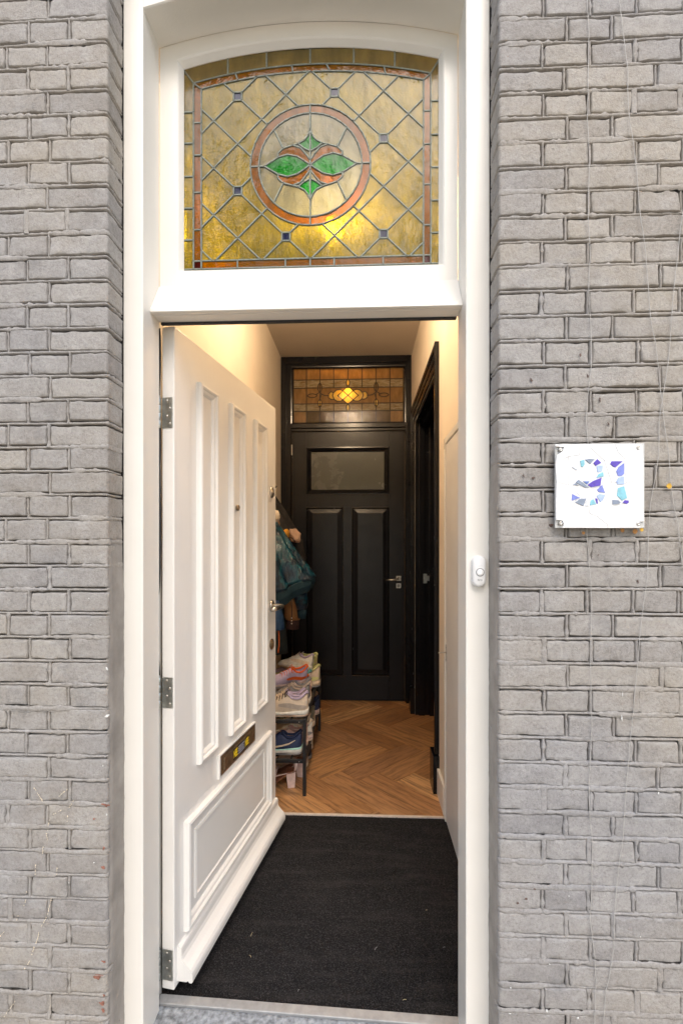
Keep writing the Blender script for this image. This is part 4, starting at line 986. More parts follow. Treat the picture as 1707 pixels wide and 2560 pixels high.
# ------------------------------------------------------------------ side doorway in the right-hand wall
sd = empty('side_door_frame', (XR, 3.4, 0), 0, 'black moulded casing of the side doorway in the right hall wall', 'door frame')
def sb(name, specs, mat='black_paint', bev=.003): return boxes(name, mat, sd, [(a - XR, b - XR, c - 3.4, d - 3.4, e, f) for a, b, c, d, e, f in specs], bev)
sb('casing', [(XR - .026, XR - .0005, 2.752, 2.785, .22, 2.575), (XR - .018, XR - .0005, 2.7855, 2.83, .22, 2.53), (XR - .012, XR - .0005, 2.8305, 2.868, .22, 2.49)])
sb('casing', [(XR - .026, XR - .0005, 4.115, 4.15, .22, 2.575), (XR - .018, XR - .0005, 4.07, 4.1145, .22, 2.53), (XR - .012, XR - .0005, 4.032, 4.0695, .22, 2.49)])
sb('casing_head', [(XR - .025, XR - .0006, 2.786, 4.1145, 2.540, 2.574), (XR - .019, XR - .0006, 2.831, 4.0695, 2.497, 2.5395), (XR - .013, XR - .0006, 2.869, 4.0315, 2.452, 2.4965)])
sb('plinth_block', [(XR - .036, XR - .0005, 2.742, 2.876, 0, .215)])
sb('plinth_block', [(XR - .036, XR - .0005, 4.026, 4.16, 0, .215)])
sb('jamb', [(XR + .0005, XR + .22, 4.008, 4.0295, 0, 2.449), (XR + .03, XR + .08, 3.992, 4.0075, 0, 2.435), (XR + .115, XR + .22, 3.985, 4.0075, 0, 2.435)])
sb('jamb', [(XR + .0005, XR + .22, 2.871, 2.893, 0, 2.449)])
sb('jamb_head', [(XR + .0005, XR + .22, 2.8935, 4.0075, 2.425, 2.4495), (XR + .06, XR + .12, 2.8935, 3.984, 2.40, 2.4245)])
sp_ = (0.5296,1.136)
sb('strike_plate', [(sp_[0] - .028, sp_[0] + .002, 3.9815, 3.9845, sp_[1] - .040, sp_[1] + .038), (sp_[0] + .002, sp_[0] + .022, 3.9815, 3.9845, sp_[1] - .02, sp_[1] + .022)], 'zinc', .001)
sdo = empty('side_door', (XR + .222, 3.45, 0), 0, 'black side door set deep inside the doorway of the right wall', 'door')
boxes('leaf', 'black_satin', sdo, [(0, .04, 2.894 - 3.45, 4.006 - 3.45, .006, 2.424)], .002)
boxes('panel_moulding', 'black_paint', sdo, [(-.010, -.0005, 3.05 - 3.45, 3.86 - 3.45, .25, .28), (-.010, -.0005, 3.05 - 3.45, 3.86 - 3.45, 2.10, 2.13), (-.0102, -.0005, 3.02 - 3.45, 3.0495 - 3.45, .25, 2.13), (-.0102, -.0005, 3.8605 - 3.45, 3.89 - 3.45, .25, 2.13)], .002)
tag(boxes('skirting', 'white', None, [(XR - .016, XR - .0005, 2.525, 2.741, .001, .15)], .004), 'short white skirting board beside the side doorway', 'skirting')

# ------------------------------------------------------------------ meter cupboard on the right-hand wall
mc = empty('meter_cupboard', (XR, 2.0, 0), 0, 'pale grey flush cupboard door with white trim just inside the right wall', 'cupboard')
def mb(name, specs, mat='panel_grey', bev=.002): return boxes(name, mat, mc, [(a - XR, b - XR, c - 2.0, d - 2.0, e, f) for a, b, c, d, e, f in specs], bev)
mb('door_panel', [(XR - .013, XR - .0005, 1.60, 2.462, .012, 1.925)])
mb('trim_post', [(XR - .017, XR - .0004, 2.466, 2.500, .004, 1.962)], 'white', .003)
mb('trim_head', [(XR - .017, XR - .0004, 1.56, 2.4655, 1.930, 1.962)], 'white', .003)
hk = mb('handle_plate', [(XR - .0165, XR - .0128, 2.438, 2.452, .828, .912)], 'steel', .001)
tube('key_lever', 'steel', hk, [(-.015, .445, .871), (-.048, .446, .870), (-.054, .447, .870)], [.0028, .0026, .0034], 8)
mb('catch', [(XR - .020, XR - .0172, 2.470, 2.480, 1.905, 1.955)], 'steel', .0008)

# ------------------------------------------------------------------ lamps
def pendant(name, loc, mat, label, ztop):
    t = empty(name, (loc[0], loc[1], ztop), 0, label, 'lamp')
    h = ztop - loc[2]
    lathe('ceiling_rose', 'steel', t, [(0, 0), (.045, 0), (.045, -.008), (.02, -.022), (0, -.024)], (0, 0, 0), 24, 'Z')
    if h > .1: tube('cord', 'rubber', t, [(0, 0, -.02), (0, 0, -h + .06)], .003, 8)
    lathe('lamp_holder', 'steel', t, [(0, .066), (.016, .062), (.02, .034), (0, .034)], (0, 0, -h), 20, 'Z')
    lathe('globe', mat, t, [(0, -.039)] + [(.039 * math.cos(a), .039 * math.sin(a)) for a in [R(q) for q in range(-75, 76, 15)]] + [(.012, .039)], (0, 0, -h), 24, 'Z')
    return t
pendant('ceiling_lamp', (-.145, 2.45, 3.035), 'lamp', 'lit globe ceiling lamp glowing through the stained glass fanlight', ZC)
pendant('pendant_lamp', (-.157, 5.0, 3.0), 'lamp_far', 'lit globe pendant glowing behind the inner fanlight', 3.22)

# ------------------------------------------------------------------ shoe rack
RX0, RX1, RY0, RY1, RZA, RZB = -.715, -.325, 2.695, 3.635, .207, .430
rk = empty('shoe_rack', (-.52, 3.16, 0), 0, 'black metal two tier shoe rack along the left hall wall', 'shoe rack')
def kb(name, specs, bev=.0012, mat='black_metal', par=None): return boxes(name, mat, par or rk, [(a + .52, b + .52, c - 3.16, d - 3.16, e, f) for a, b, c, d, e, f in specs], bev)
hb = .0095
for x in (RX0, RX1):
    for y in (RY0, RY1): kb('post', [(x - hb, x + hb, y - hb, y + hb, .002, RZB + .004)])
for z in (RZA, RZB):
    for y in (RY0, RY1):
        er = kb('end_rail', [(RX0 + hb, RX1 - hb, y - hb * .9, y + hb * .9, z - .021, z - .002)])
        if y == RY0: kb('screw', [(RX1 - .032, RX1 - .027, y - hb * .9 - .0012, y - hb * .9, z - .014, z - .009)], .0005, 'steel', er).location = (-.0, 0, 0)
    for x in (RX0, RX1): kb('side_rail', [(x - hb * .9, x + hb * .9, RY0 + hb, RY1 - hb, z - .021, z - .0025)])
    for k in range(4):
        x = RX0 + (RX1 - RX0) * (k + 1) / 5; kb('shelf_rod', [(x - .004, x + .004, RY0 + hb * .9, RY1 - hb * .9, z - .012, z - .003)], .0015)

# ------------------------------------------------------------------ shoes (heel towards the hall, toe towards the wall)
def loft(stations, smooth=True, cap=True):
    n = len(stations[0]); V = [p for s in stations for p in s]; Fc = []
    for i in range(len(stations) - 1):
        for k in range(n): Fc.append((i * n + k, i * n + (k + 1) % n, (i + 1) * n + (k + 1) % n, (i + 1) * n + k))
    if cap: Fc += [tuple(range(n)), tuple((len(stations) - 1) * n + k for k in range(n))]
    return fixn(mesh_of(V, Fc, smooth))
def interp(x, pts):
    for (a, va), (b, vb) in zip(pts, pts[1:]):
        if x <= b:
            t = (x - a) / (b - a); t = t * t * (3 - 2 * t); return va + (vb - va) * t
    return pts[-1][1]
WID = [(0, .020), (.012, .030), (.05, .036), (.11, .032), (.18, .043), (.23, .042), (.262, .028), (.28, .008)]
def sole_mesh(t0, t1, z0=0, rocker=.016):
    """a shaped mid- or outsole slab between heights t0 and t1 (heel thicker than toe)"""
    st = []
    for i in range(22):
        x = .28 * i / 21; w = interp(x, WID) + .004; lift = rocker * max(0, (x - .19) / .09) ** 2 + .008 * max(0, (.03 - x) / .03) ** 2
        b = t0 * (1 - .25 * x / .28) + lift; tp = t1 * (1 - .35 * x / .28) + lift + .004 * math.sin(x * 40)
        ring = []
        for k in range(14):
            a = 2 * math.pi * k / 14; c, s_ = math.cos(a), math.sin(a)
            cc = math.copysign(abs(c) ** .6, c); ss = math.copysign(abs(s_) ** .45, s_)
            ring.append((-x, w * cc * (1 + .06 * s_), z0 + (b + tp) / 2 + (tp - b) / 2 * ss))
        st.append(ring)
    return loft(st)
TOPH = [(0, .122), (.012, .128), (.03, .108), (.055, .094), (.085, .096), (.11, .116), (.125, .118), (.16, .096), (.21, .070), (.25, .058), (.28, .046)]
def upper_mesh(base=.026, collar=1.0):
    st = []
    for i in range(26):
        x = .003 + .272 * i / 25; w = interp(x, WID) - .001; top = base + (interp(x, TOPH) - .026) * collar
        openw = (.016 if .012 < x < .115 else 0)
        ring = []
        for k in range(17):
            a = math.pi * k / 16; c = math.cos(a); s_ = math.sin(a)
            zz = base - .012 + (top - base + .012) * s_ ** .55
            if openw and abs(c) < .5: zz = top - .030 * (1 - (abs(c) / .5) ** 2)
            ring.append((-x, w * math.copysign(abs(c) ** .75, c) * (1 - .18 * s_), zz))
        st.append(ring)
    me = loft(st, True, True); return me
def collar_path(base=.026, collar=1.0):
    L = []
    for k in range(25):
        a = 2 * math.pi * k / 24; x = .062 - .058 * math.cos(a); w = (interp(x, WID) - .001) * .62 * abs(math.sin(a)) ** .7
        L.append((-x, math.copysign(w, math.sin(a)), base + (interp(x, TOPH) - .026) * collar + .001))
    return L
MESH = dict(out=sole_mesh(0, .008), mid=sole_mesh(.006, .036), band=sole_mesh(.026, .040), low=sole_mesh(0, .022), upper=upper_mesh(), upper_low=upper_mesh(.018, .72), collar=fixn(mesh_of(*tube_data(collar_path(), .0065, 7), True)), collar_low=fixn(mesh_of(*tube_data(collar_path(.018, .72), .005, 7), True)))
def lace_data(base=.026):
    V, Fc = [], []
    for k in range(5):
        x = .125 + k * .016; z = base + interp(x, TOPH) - .026
        v_, f_ = tube_data([(-x, -.026, z - .016), (-x, -.014, z + .001), (-x, 0, z + .004), (-x - .006, .014, z + .001), (-x - .006, .026, z - .016)], .0022, 5)
        b = len(V); V += v_; Fc += [tuple(i + b for i in f) for f in f_]
    for sg_ in (-1, 1):
        v_, f_ = tube_data([(-.125, 0, base + .097), (-.115, sg_ * .014, base + .106), (-.11, sg_ * .030, base + .100), (-.12, sg_ * .036, base + .082), (-.13, sg_ * .020, base + .090), (-.125, 0, base + .096)], .002, 5)
        b = len(V); V += v_; Fc += [tuple(i + b for i in f) for f in f_]
    return V, Fc
MESH['laces'] = fixn(mesh_of(*lace_data(), True))
def side_band(pts, thick, out, sides):
    """a strap on the shoe's heel quarter: pts along (x, z)"""
    V, Fc = [], []
    P = []
    for (xa, za), (xb, zb) in zip(pts, pts[1:]):
        for i in range(6): t = i / 6; P.append((xa + (xb - xa) * t, za + (zb - za) * t))
    P.append(pts[-1])
    for sg_ in sides:
        b = len(V); L = len(P)
        for i, (x, z) in enumerate(P):
            w = interp(x, WID); hgt = interp(x, TOPH); f = max(.0, min(1, (z - .014) / max(.03, hgt - .014))); y = sg_ * (w * (1 - f ** 3.2 * .45) + out)
            h = thick * (1 - abs(2 * i / (L - 1) - 1) ** 3 * .6)
            V += [(-x, y, z - h), (-x, y - sg_ * .0015, z + h)]
        Fc += [(b + 2 * i, b + 2 * i + 2, b + 2 * i + 3, b + 2 * i + 1) for i in range(L - 1)]
    return fixn(mesh_of(V, Fc, True))
MESH['swoosh'], MESH['swoosh_far'] = side_band([(.035, .083), (.07, .063), (.11, .050), (.15, .044), (.20, .050)], .0045, .002, (-1,)), side_band([(.035, .083), (.07, .063), (.11, .050), (.15, .044), (.20, .050)], .0045, .002, (1,))
MESH['patch'], MESH['patch_far'] = side_band([(.006, .055), (.05, .052), (.10, .060), (.16, .062)], .013, .0015, (-1,)), side_band([(.006, .055), (.05, .052), (.10, .060), (.16, .062)], .013, .0015, (1,))
MESH['heel_tab'], MESH['heel_tab_far'] = side_band([(.0035, .045), (.004, .070), (.008, .095)], .010, .001, (-1,)), side_band([(.0035, .045), (.004, .070), (.008, .095)], .010, .001, (1,))
def slab(name, c, rough=.6, **k):
    key = 'sh_' + name
    if key not in M: M[key] = simple('shoe_' + name, c, rough, var=.12, scale=50, bmp=.25, bscale=500, bdist=.001, **k)
    return key
S = {n: slab(n, c) for n, c in dict(white=(.72, .70, .64), cream=(.66, .55, .43), beige=(.55, .42, .33), lilac=(.50, .42, .58), navy=(.018, .03, .085), mint=(.40, .72, .64), pinkish=(.60, .40, .34), rose=(.50, .30, .27), black=(.012, .012, .015), grey=(.26, .26, .27),
     olive=(.17, .16, .11), yellow=(.66, .66, .28), orange=(.75, .13, .02), teal=(.10, .36, .38), red=(.40, .02, .03), brown=(.20, .075, .04), gold=(.62, .50, .36), taupe=(.42, .36, .31), palepink=(.66, .52, .49)).items()}
def part(name, key, mat, parent):
    o = bpy.data.objects.new(name, MESH[key]); COL.objects.link(o); o.parent = parent
    if not MESH[key].materials: MESH[key].materials.append(None)
    o.material_slots[0].link = 'OBJECT'; o.material_slots[0].material = M[S[mat]]
    return o
def shoe(loc, label, upper, mid, out='grey', lace=None, patch=None, swoosh=None, collar=None, band=None, low=False, tab=None, rz=0, roll=0, pitch=0, sc=1.0, grp=None):
    t = empty('shoe', loc, 0, label, 'shoe', grp)
    if grp != GF and loc[1] > 2.8:
        rz += RS.uniform(-.22, .22); roll += RS.uniform(-.05, .12); loc = (loc[0] + RS.uniform(-.03, .02), loc[1], loc[2])
        sc *= RS.uniform(.94, 1.06)
    t.location = loc; t.rotation_euler = (roll, pitch, rz); t.scale = (sc, sc, sc * RS.uniform(.9, 1.1))
    if low: part('sole', 'low', mid, t); part('upper', 'upper_low', upper, t); part('collar', 'collar_low', collar or upper, t)
    else:
        part('outsole', 'out', out, t); part('midsole', 'mid', mid, t); part('upper', 'upper', upper, t); part('collar', 'collar', collar or upper, t)
        if band: part('sole_band', 'band', band, t)
        if lace: part('laces', 'laces', lace, t)
        if patch: part('side_patch', 'patch', patch, t); part('side_patch', 'patch_far', patch, t)
        if swoosh: part('side_stripe', 'swoosh', swoosh, t); part('side_stripe', 'swoosh_far', swoosh, t)
        if tab: part('heel_tab', 'heel_tab', tab, t); part('heel_tab', 'heel_tab_far', tab, t)
    return t
HX = -.325; RS = random.Random(12)
GT, GM, GF = 'shoes on the top tier of the rack', 'shoes on the lower tier of the rack', 'shoes on the floor under the rack'

shoe((HX + .015, 2.765, RZB), 'chunky cream trainer with white sole at the rack front, top tier', 'cream', 'white', 'beige', 'black', 'taupe', None, 'lilac', None, tab='white', rz=-.05, sc=1.06, grp=GT)
shoe((HX + .010, 2.865, RZB), 'cream trainer with lilac collar right behind the front one, top tier', 'cream', 'white', 'beige', 'cream', 'white', None, 'lilac', tab='black', sc=1.06, grp=GT)
shoe((HX + .000, 2.960, RZB), 'grey trainer with taupe laces third along the top tier', 'grey', 'white', 'grey', 'taupe', 'taupe', None, 'taupe', grp=GT)
shoe((HX + .010, 3.050, RZB), 'pale pink trainer with a red tab in the middle of the top tier', 'palepink', 'cream', 'beige', 'cream', 'cream', None, 'grey', tab='red', grp=GT)
shoe((HX + .004, 3.140, RZB), 'lilac knit trainer with orange collar on the top tier', 'lilac', 'palepink', 'grey', 'lilac', 'orange', None, 'orange', tab='orange', sc=1.04, grp=GT)
shoe((HX + .014, 3.235, RZB), 'pale trainer with teal heel tab on the top tier', 'palepink', 'cream', 'black', 'teal', 'teal', None, 'teal', tab='teal', sc=1.05, grp=GT)
shoe((HX + .014, 3.330, RZB), 'yellow lined cream trainer standing tall on the top tier', 'cream', 'cream', 'grey', 'lilac', 'yellow', None, 'yellow', tab='yellow', sc=1.18, grp=GT)
shoe((HX + .014, 3.430, RZB), 'second yellow lined trainer behind the tall one, top tier', 'yellow', 'cream', 'grey', 'lilac', 'cream', None, 'yellow', tab='cream', sc=1.14, grp=GT)
shoe((HX + .000, 3.530, RZB), 'lilac trainer with pink laces at the far end of the top tier', 'lilac', 'palepink', 'grey', 'palepink', 'palepink', None, 'lilac', sc=1.15, grp=GT)
shoe((HX - .022, 2.775, RZA), 'navy running shoe with gold stripe and mint sole on the lower tier', 'navy', 'white', 'grey', None, None, 'gold', 'navy', band='mint', rz=-.05, sc=1.03, grp=GM)
shoe((HX + .008, 2.885, RZA), 'dusty pink trainer behind the navy running shoe, lower tier', 'pinkish', 'palepink', 'cream', 'cream', 'rose', None, 'rose', tab='cream', grp=GM)
shoe((HX + .012, 2.985, RZA), 'white trainer with black tab third along the lower tier', 'white', 'palepink', 'cream', 'cream', 'grey', None, 'cream', tab='black', grp=GM)
shoe((HX + .016, 3.090, RZA), 'cream trainer in the middle of the lower tier', 'cream', 'cream', 'beige', 'white', 'palepink', None, 'beige', grp=GM)
shoe((HX + .014, 3.200, RZA), 'olive shoe with cream sole on the lower tier', 'olive', 'cream', 'cream', 'olive', 'black', None, 'olive', grp=GM)
shoe((HX + .018, 3.310, RZA), 'black shoe with pale sole on the lower tier', 'black', 'palepink', 'grey', 'grey', 'black', 'white', 'black', grp=GM)
shoe((HX + .022, 3.420, RZA), 'navy and white shoe near the far end of the lower tier', 'navy', 'palepink', 'cream', 'white', 'navy', 'white', 'navy', grp=GM)
shoe((HX + .01, 3.530, RZA), 'beige shoe at the far end of the lower tier', 'beige', 'cream', 'cream', 'cream', 'beige', None, 'beige', grp=GM)
shoe((HX - .03, 3.10, RZB + .105), 'orange laced lilac trainer lying across the top of the pile', 'lilac', 'palepink', 'grey', 'orange', 'orange', None, 'orange', rz=.5, roll=.5, sc=.9, grp=GT)
shoe((HX - .01, 3.27, RZB + .115), 'cream trainer tipped on its side on top of the pile', 'white', 'white', 'beige', 'cream', 'cream', None, 'lilac', rz=-.45, roll=-.6, sc=.92, grp=GT)
shoe((HX - .02, 3.47, RZB + .120), 'pale yellow trainer tipped against the far end of the pile', 'yellow', 'cream', 'grey', 'white', 'cream', None, 'yellow', rz=.35, roll=.55, sc=.95, grp=GT)
# sandals with block heels on the floor
def heel_sandal(loc, rz, label, mat):
    t = empty('heeled_sandal', loc, rz, label, 'sandal', GF)
    st = []
    for i in range(16):
        x = .24 * i / 15; z = .085 * (1 - min(1, max(0, (x - .05) / .12)) ** .8 * 1.0 if x > .05 else 1) + .006; w = interp(x * 1.15, WID) * .85 + .004
        st.append([(-x, -w, z), (-x, w, z), (-x, w, z + .008), (-x, -w, z + .008)])
    me = loft(st, False); link('insole', me, S['brown'], t)
    prism('heel', S['palepink'] if mat == 'palepink' else S[mat], t, [(-.052, .088), (.004, .090), (-.002, .0), (-.042, .0)], -.021, .021)
    V1 = [(-.0, -.026, .10), (.006, -.018, .135), (.010, 0, .148), (.006, .018, .135), (-.0, .026, .10)]
    for nm, L in (('ankle_strap', V1), ('toe_strap', [(-.175, -.042, .012), (-.17, -.036, .035), (-.165, 0, .048), (-.17, .036, .035), (-.175, .042, .012)]), ('cross_strap', [(-.02, -.028, .095), (-.07, -.034, .09), (-.12, -.02, .075), (-.15, .02, .055)])):
        V, Fc = [], []
        for i, p in enumerate(L): V += [(p[0] - .008, p[1], p[2] - .004), (p[0] + .008, p[1], p[2] + .004)]
        Fc = [(2 * i, 2 * i + 2, 2 * i + 3, 2 * i + 1) for i in range(len(L) - 1)]
        o = link(nm, mesh_of(V, Fc, True), S[mat], t); sm = o.modifiers.new('thick', 'SOLIDIFY'); sm.thickness = .003
    return t
heel_sandal((-.395, 2.80, .002), .25, 'blush block heel sandal nearest under the shoe rack', 'palepink')
heel_sandal((-.352, 2.925, .002), -.05, 'blush block heel sandal second under the shoe rack', 'palepink')
shoe((-.345, 3.05, .002), 'low beige flat shoe on the floor under the rack', 'beige', 'cream', low=True, grp=GF)
shoe((-.335, 3.17, .002), 'low black flat shoe on the floor under the rack', 'black', 'grey', low=True, grp=GF)
shoe((-.34, 3.31, .002), 'low cream flat shoe on the floor under the rack', 'cream', 'cream', low=True, grp=GF)

# ------------------------------------------------------------------ coats on the left wall
def make_bomber():
    m, t, out = new_mat('iridescent_teal_satin')
    n = tex(t, 'Object', 7, 5, .6).outputs['Fac']
    c = ramp(t, n, [(.32, (.004, .007, .016)), (.43, (.006, .034, .075)), (.50, (.008, .085, .12)), (.55, (.006, .012, .026)), (.62, (.010, .045, .08)), (.70, (.14, .065, .06))])
    nr = bump(t, tex(t, 'Object', 16, 4, .6, (1, 1, .35)).outputs['Fac'], .9, .03)
    principled(t, out, c, .32, 0, .6, nr); return m
M['bomber'] = make_bomber()
M['bomber_rib'] = simple('teal_rib_knit', (.006, .034, .052), .75, var=.15, scale=40, bmp=.3, bscale=300)
M['tan_coat'] = simple('tan_wool', (.36, .17, .06), .85, var=.2, scale=20)
M['brown_knit'] = simple('brown_knit', (.075, .035, .028), .9, var=.2, scale=60, bmp=.4, bscale=300)
M['grey_coat'] = simple('grey_green_coat', (.060, .075, .075), .8, var=.15, scale=10)
M['black_cloth'] = simple('black_cloth', (.011, .009, .009), .8, var=.3, scale=20)
M['cap'] = simple('blush_cotton', (.52, .34, .24), .8, var=.15, scale=30, bmp=.2, bscale=120)
M['mustard'] = simple('mustard_wool', (.52, .24, .02), .8, var=.2, scale=40)
M['cream_cloth'] = simple('cream_cloth', (.66, .58, .48), .8, var=.06)
M['blue_cloth'] = simple('blue_nylon', (.02, .06, .15), .6, var=.2)
M['orange_cord'] = simple('orange_cord', (.75, .14, .02), .6)
rack_ = empty('coat_rack', (XL, 3.35, 1.86), 0, 'black coat rail with hooks on the left hall wall', 'coat rack')
boxes('board', 'black_metal', rack_, [(.0005, .022, -.45, .45, -.04, .04)], .002)
for k in range(5): tube('hook', 'black_metal', rack_, [(.02, -.36 + .18 * k, -.01), (.055, -.36 + .18 * k, -.02), (.068, -.36 + .18 * k, .012)], .006, 8)
def drape(name, mat, parent, secs, folds, seed, amp=.10, n=44, hem=0, smooth=True):
    """hanging cloth: sections (z, x-reach from the wall, y-centre, half width in y, tip rise); half-round and folded"""
    st = []
    for si in range(len(secs) - 1):
        A, B = secs[si], secs[si + 1]
        for q in range(7):
            t = q / 7; z, rx, yc, ry, rise = (a + (b - a) * t for a, b in zip(A, B)); st.append((z, rx, yc, ry, rise))
    st.append(secs[-1]); V = []; Fc = []
    for z, rx, yc, ry, rise in st:
        for k in range(n + 1):
            a = math.pi * (k / n - .5); f = 1 + amp * math.sin(a * folds + seed + z * 3) * min(1, rx / .1) + .5 * amp * nz(a * 3, z * 5, seed)
            x = rx * math.cos(a) ** .8 * f + .004; y = yc + ry * math.sin(a) * (1 + .3 * (f - 1))
            V.append((x, y, z + rise * math.cos(a) ** 1.5))
    m = n + 1
    for i in range(len(st) - 1):
        for k in range(n): Fc.append((i * m + k, i * m + k + 1, (i + 1) * m + k + 1, (i + 1) * m + k))
    o = link(name, mesh_of(V, Fc, smooth), mat, parent); s_ = o.modifiers.new('thick', 'SOLIDIFY'); s_.thickness = .004; s_.offset = 0
    return o
jk = empty('bomber_jacket', (XL, 3.30, 1.80), 0, 'shiny teal blue bomber jacket hanging beside the open door', 'jacket')
drape('body', 'bomber', jk, [(.0, .03, 0, .05, 0), (-.10, .07, 0, .10, .0), (-.23, .13, -.02, .15, .0), (-.38, .225, -.03, .18, .0), (-.52, .305, -.04, .21, .02), (-.72, .385, -.04, .22, .12)], 9, 1.2, .10)
drape('hem_band', 'bomber_rib', jk, [(-.715, .387, -.04, .22, .12), (-.77, .395, -.04, .215, .14), (-.83, .375, -.04, .20, .15)], 9, 1.2, .05)
sv = tube('sleeve', 'bomber', jk, [(.19, .07, -.42), (.255, .08, -.58), (.292, .085, -.72), (.305, .085, -.80), (.306, .085, -.845)], [.06, .058, .050, .046, .034], 14)
tube('cuff', 'bomber_rib', sv, [(.306, .085, -.84), (.308, .085, -.87), (.308, .085, -.905)], [.034, .033, .029], 14)
tn = empty('tan_coat', (XL, 3.42, 1.80), 0, 'tan coat with brown knitted cuff below the teal jacket', 'coat')
drape('body', 'tan_coat', tn, [(0, .04, 0, .04, 0), (-.2, .12, 0, .10, 0), (-.6, .16, 0, .12, 0), (-.82, .18, 0, .12, 0)], 7, 3.0, .12)
ts = tube('sleeve', 'tan_coat', tn, [(.14, .02, -.45), (.20, .02, -.65), (.232, .02, -.80), (.235, .02, -.90), (.235, .02, -.925)], [.07, .068, .065, .060, .05], 14)
tube('cuff', 'brown_knit', ts, [(.235, .02, -.915), (.232, .02, -.95), (.230, .02, -.99)], [.050, .049, .047], 14)
gc = empty('long_coat', (XL, 3.62, 1.80), 0, 'long dark grey green coat hanging lowest beside the inner door', 'coat')
drape('body', 'grey_coat', gc, [(0, .04, 0, .04, 0), (-.2, .10, 0, .10, 0), (-.7, .145, 0, .13, 0), (-1.20, .16, 0, .13, 0)], 6, .4, .06)
bk = empty('black_coat', (XL, 3.70, 1.80), 0, 'black coat sloping down behind the blush cap', 'coat')
drape('body', 'black_cloth', bk, [(0, .05, 0, .05, 0), (-.15, .14, 0, .10, 0), (-.35, .25, 0, .13, 0), (-.75, .29, 0, .15, 0), (-.85, .28, 0, .15, 0)], 8, 2.0, .08)
# blush cap on the end hook
cp = empty('cap', (-.50, 3.55, 1.52), 0, 'crumpled blush cotton cap hanging above the teal jacket', 'cap')
Vc, Fc = lathe_data([(0, -.052)] + [(.052 * math.cos(R(q)), .052 * math.sin(R(q))) for q in range(-75, 76, 15)] + [(0, .052)], 26, 'Z')
Vc = [tuple(Vector(v) * (1 + .45 * nz(v[0] * 24, v[1] * 24, v[2] * 24) + .2 * nz(v[0] * 60, v[1] * 60, v[2] * 50))) for v in Vc]
link('crown', mesh_of(Vc, Fc, True), 'cap', cp, (0, 0, -.04), (0, .5, 0)).scale = (1.05, .6, .82)
tube('drawstring', 'brown_knit', cp, [(-.05, -.02, -.02), (-.035, -.045, -.045), (-.01, -.052, -.06), (.01, -.045, -.085)], .006, 8)
kn = lathe('wool_hat', 'mustard', None, [(0, -.05), (.018, -.045), (.024, -.01), (.020, .012), (.010, .022), (0, .024)], (-.548, 3.45, 1.505), 20, 'Z'); tag(kn, 'small mustard wool hat tucked beside the blush cap', 'hat')
wc = lathe('sun_hat', 'cream_cloth', None, [(0, -.04), (.025, -.038), (.035, -.012), (.034, .012), (.024, .034), (0, .04)], (-.561, 3.05, 1.60), 24, 'Z'); tag(wc, 'cream sun hat peeping out at the open door edge', 'hat')
bb = empty('nylon_bag', (-.555, 3.02, .80), 0, 'blue nylon bag with orange cord hanging behind the door edge', 'bag')
drape('pouch', 'blue_cloth', bb, [(.26, .02, 0, .03, 0), (.16, .05, 0, .06, 0), (.08, .055, 0, .06, 0)], 5, 1, .05)
tube('orange_cord', 'orange_cord', bb, [(.028, -.03, .13), (.034, -.035, .06), (.036, -.035, -.01), (.030, -.035, -.06)], .004, 8)
kc = empty('lanyard', (-.46, 3.1, 1.0), 0, 'thin black lanyard with white beads hanging under the teal jacket', 'lanyard')
tube('cord', 'black_cloth', kc, [(0, 0, .06), (.004, 0, 0), (.002, 0, -.08), (.003, 0, -.11)], .003, 6)
for k in range(3): lathe('bead', 'cream_cloth', kc, [(0, -.006), (.0045, 0), (0, .006)], (.003, -.004, -.06 - k * .018), 10, 'Z')

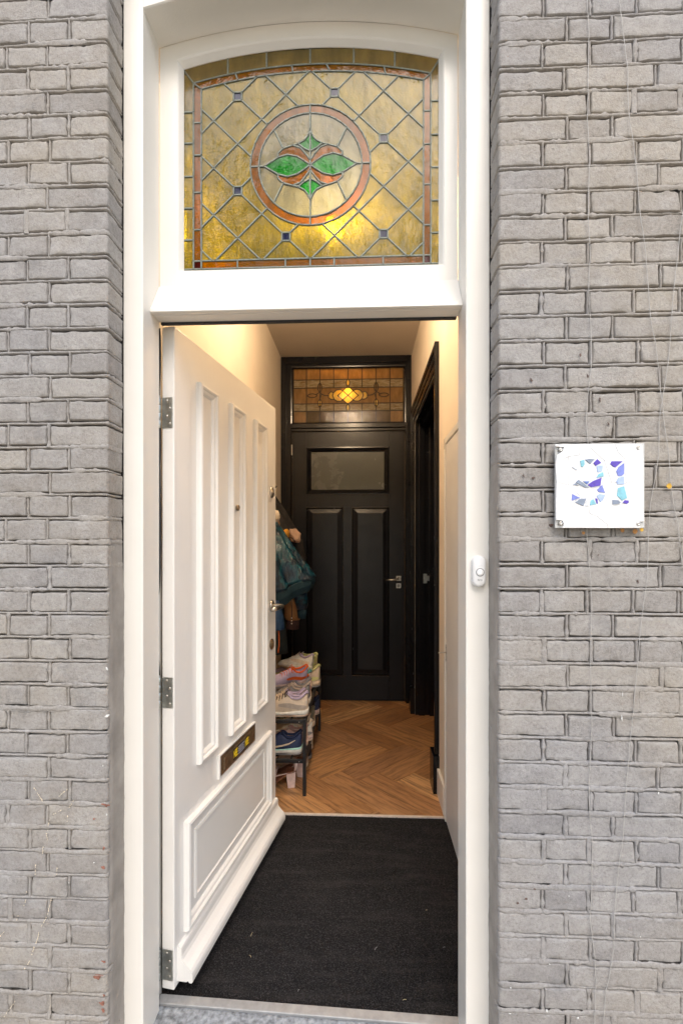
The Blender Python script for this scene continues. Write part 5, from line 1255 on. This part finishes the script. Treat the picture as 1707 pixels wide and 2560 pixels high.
# ------------------------------------------------------------------ street trees across the road (seen in the glass reflections)
def make_leafmat():
    m, t, out = new_mat('street_tree_leaf')
    c = ramp(t, tex(t, 'World', 1.2, 3).outputs['Fac'], [(.35, (.055, .10, .018)), (.65, (.14, .17, .03))])
    d = t.nodes.new('ShaderNodeBsdfDiffuse'); l_ = t.nodes.new('ShaderNodeBsdfTranslucent'); mx_ = t.nodes.new('ShaderNodeMixShader'); mx_.inputs[0].default_value = .45
    t.links.new(c, d.inputs[0]); t.links.new(c, l_.inputs[0]); t.links.new(d.outputs[0], mx_.inputs[1]); t.links.new(l_.outputs[0], mx_.inputs[2]); t.links.new(mx_.outputs[0], out.inputs[0]); return m
M['tree_leaf'] = make_leafmat()
M['bark'] = simple('grey_bark', (.14, .11, .085), .9, var=.3, scale=12, bmp=.6, bscale=30, bdist=.02)
def street_tree(x, y, h, r, seed, label):
    t = empty('street_tree', (x, y, -.16), 0, label, 'tree', 'street trees across the road')
    g = np.random.default_rng(seed); tr = [(0, 0, 0), (.05, .02, h * .2), (-.05, .06, h * .42), (.04, 0, h * .7)]
    V, Fc = tube_data(tr, [.20, .16, .12, .05], 10)
    cl = []
    for k in range(26):
        a = g.uniform(0, 6.28); q = g.uniform(.25, .95) * r; zz = h * .62 + g.uniform(-.75, .95) * h * .34; q *= max(.3, 1 - ((zz - h * .62) / (h * .42)) ** 2) ** .5
        c = (q * math.cos(a), q * math.sin(a), zz); cl.append((c, g.uniform(.55, 1.0) * r * .42))
        v_, f_ = tube_data([(0, 0, h * g.uniform(.3, .55)), (c[0] * .5, c[1] * .5, (zz + h * .45) / 2), c], [.055, .035, .012], 6); b = len(V); V += v_; Fc += [tuple(i + b for i in f) for f in f_]
    link('trunk', mesh_of(V, Fc, True), 'bark', t)
    P = []
    for c, rad in cl:
        n = 650; d = g.normal(size=(n, 3)); d /= np.linalg.norm(d, axis=1)[:, None]; P.append(np.array(c) + d * rad * g.random(n)[:, None] ** .45 * np.array([1, 1, .8]))
    P = np.concatenate(P); n = len(P); A = g.normal(size=(n, 3)); A /= np.linalg.norm(A, axis=1)[:, None]; B = np.cross(A, g.normal(size=(n, 3))); B /= np.linalg.norm(B, axis=1)[:, None]
    L = g.uniform(.05, .10, n)[:, None]; Q = np.stack([P - A * L, P + B * L * .5, P + A * L, P - B * L * .5], 1).reshape(-1, 3)
    me = bpy.data.meshes.new('m'); me.vertices.add(n * 4); me.loops.add(n * 4); me.polygons.add(n); me.vertices.foreach_set('co', Q.ravel()); me.loops.foreach_set('vertex_index', np.arange(n * 4)); me.polygons.foreach_set('loop_start', np.arange(0, n * 4, 4)); me.polygons.foreach_set('loop_total', np.full(n, 4)); me.update()
    link('crown', me, 'tree_leaf', t)
street_tree(-2.6, -8.5, 10.5, 3.0, 3, 'leafy street tree reflected at the fanlight, nearer the hinge side')
street_tree(3.2, -9.5, 11.0, 3.2, 8, 'leafy street tree reflected at the fanlight, nearer the number sign')
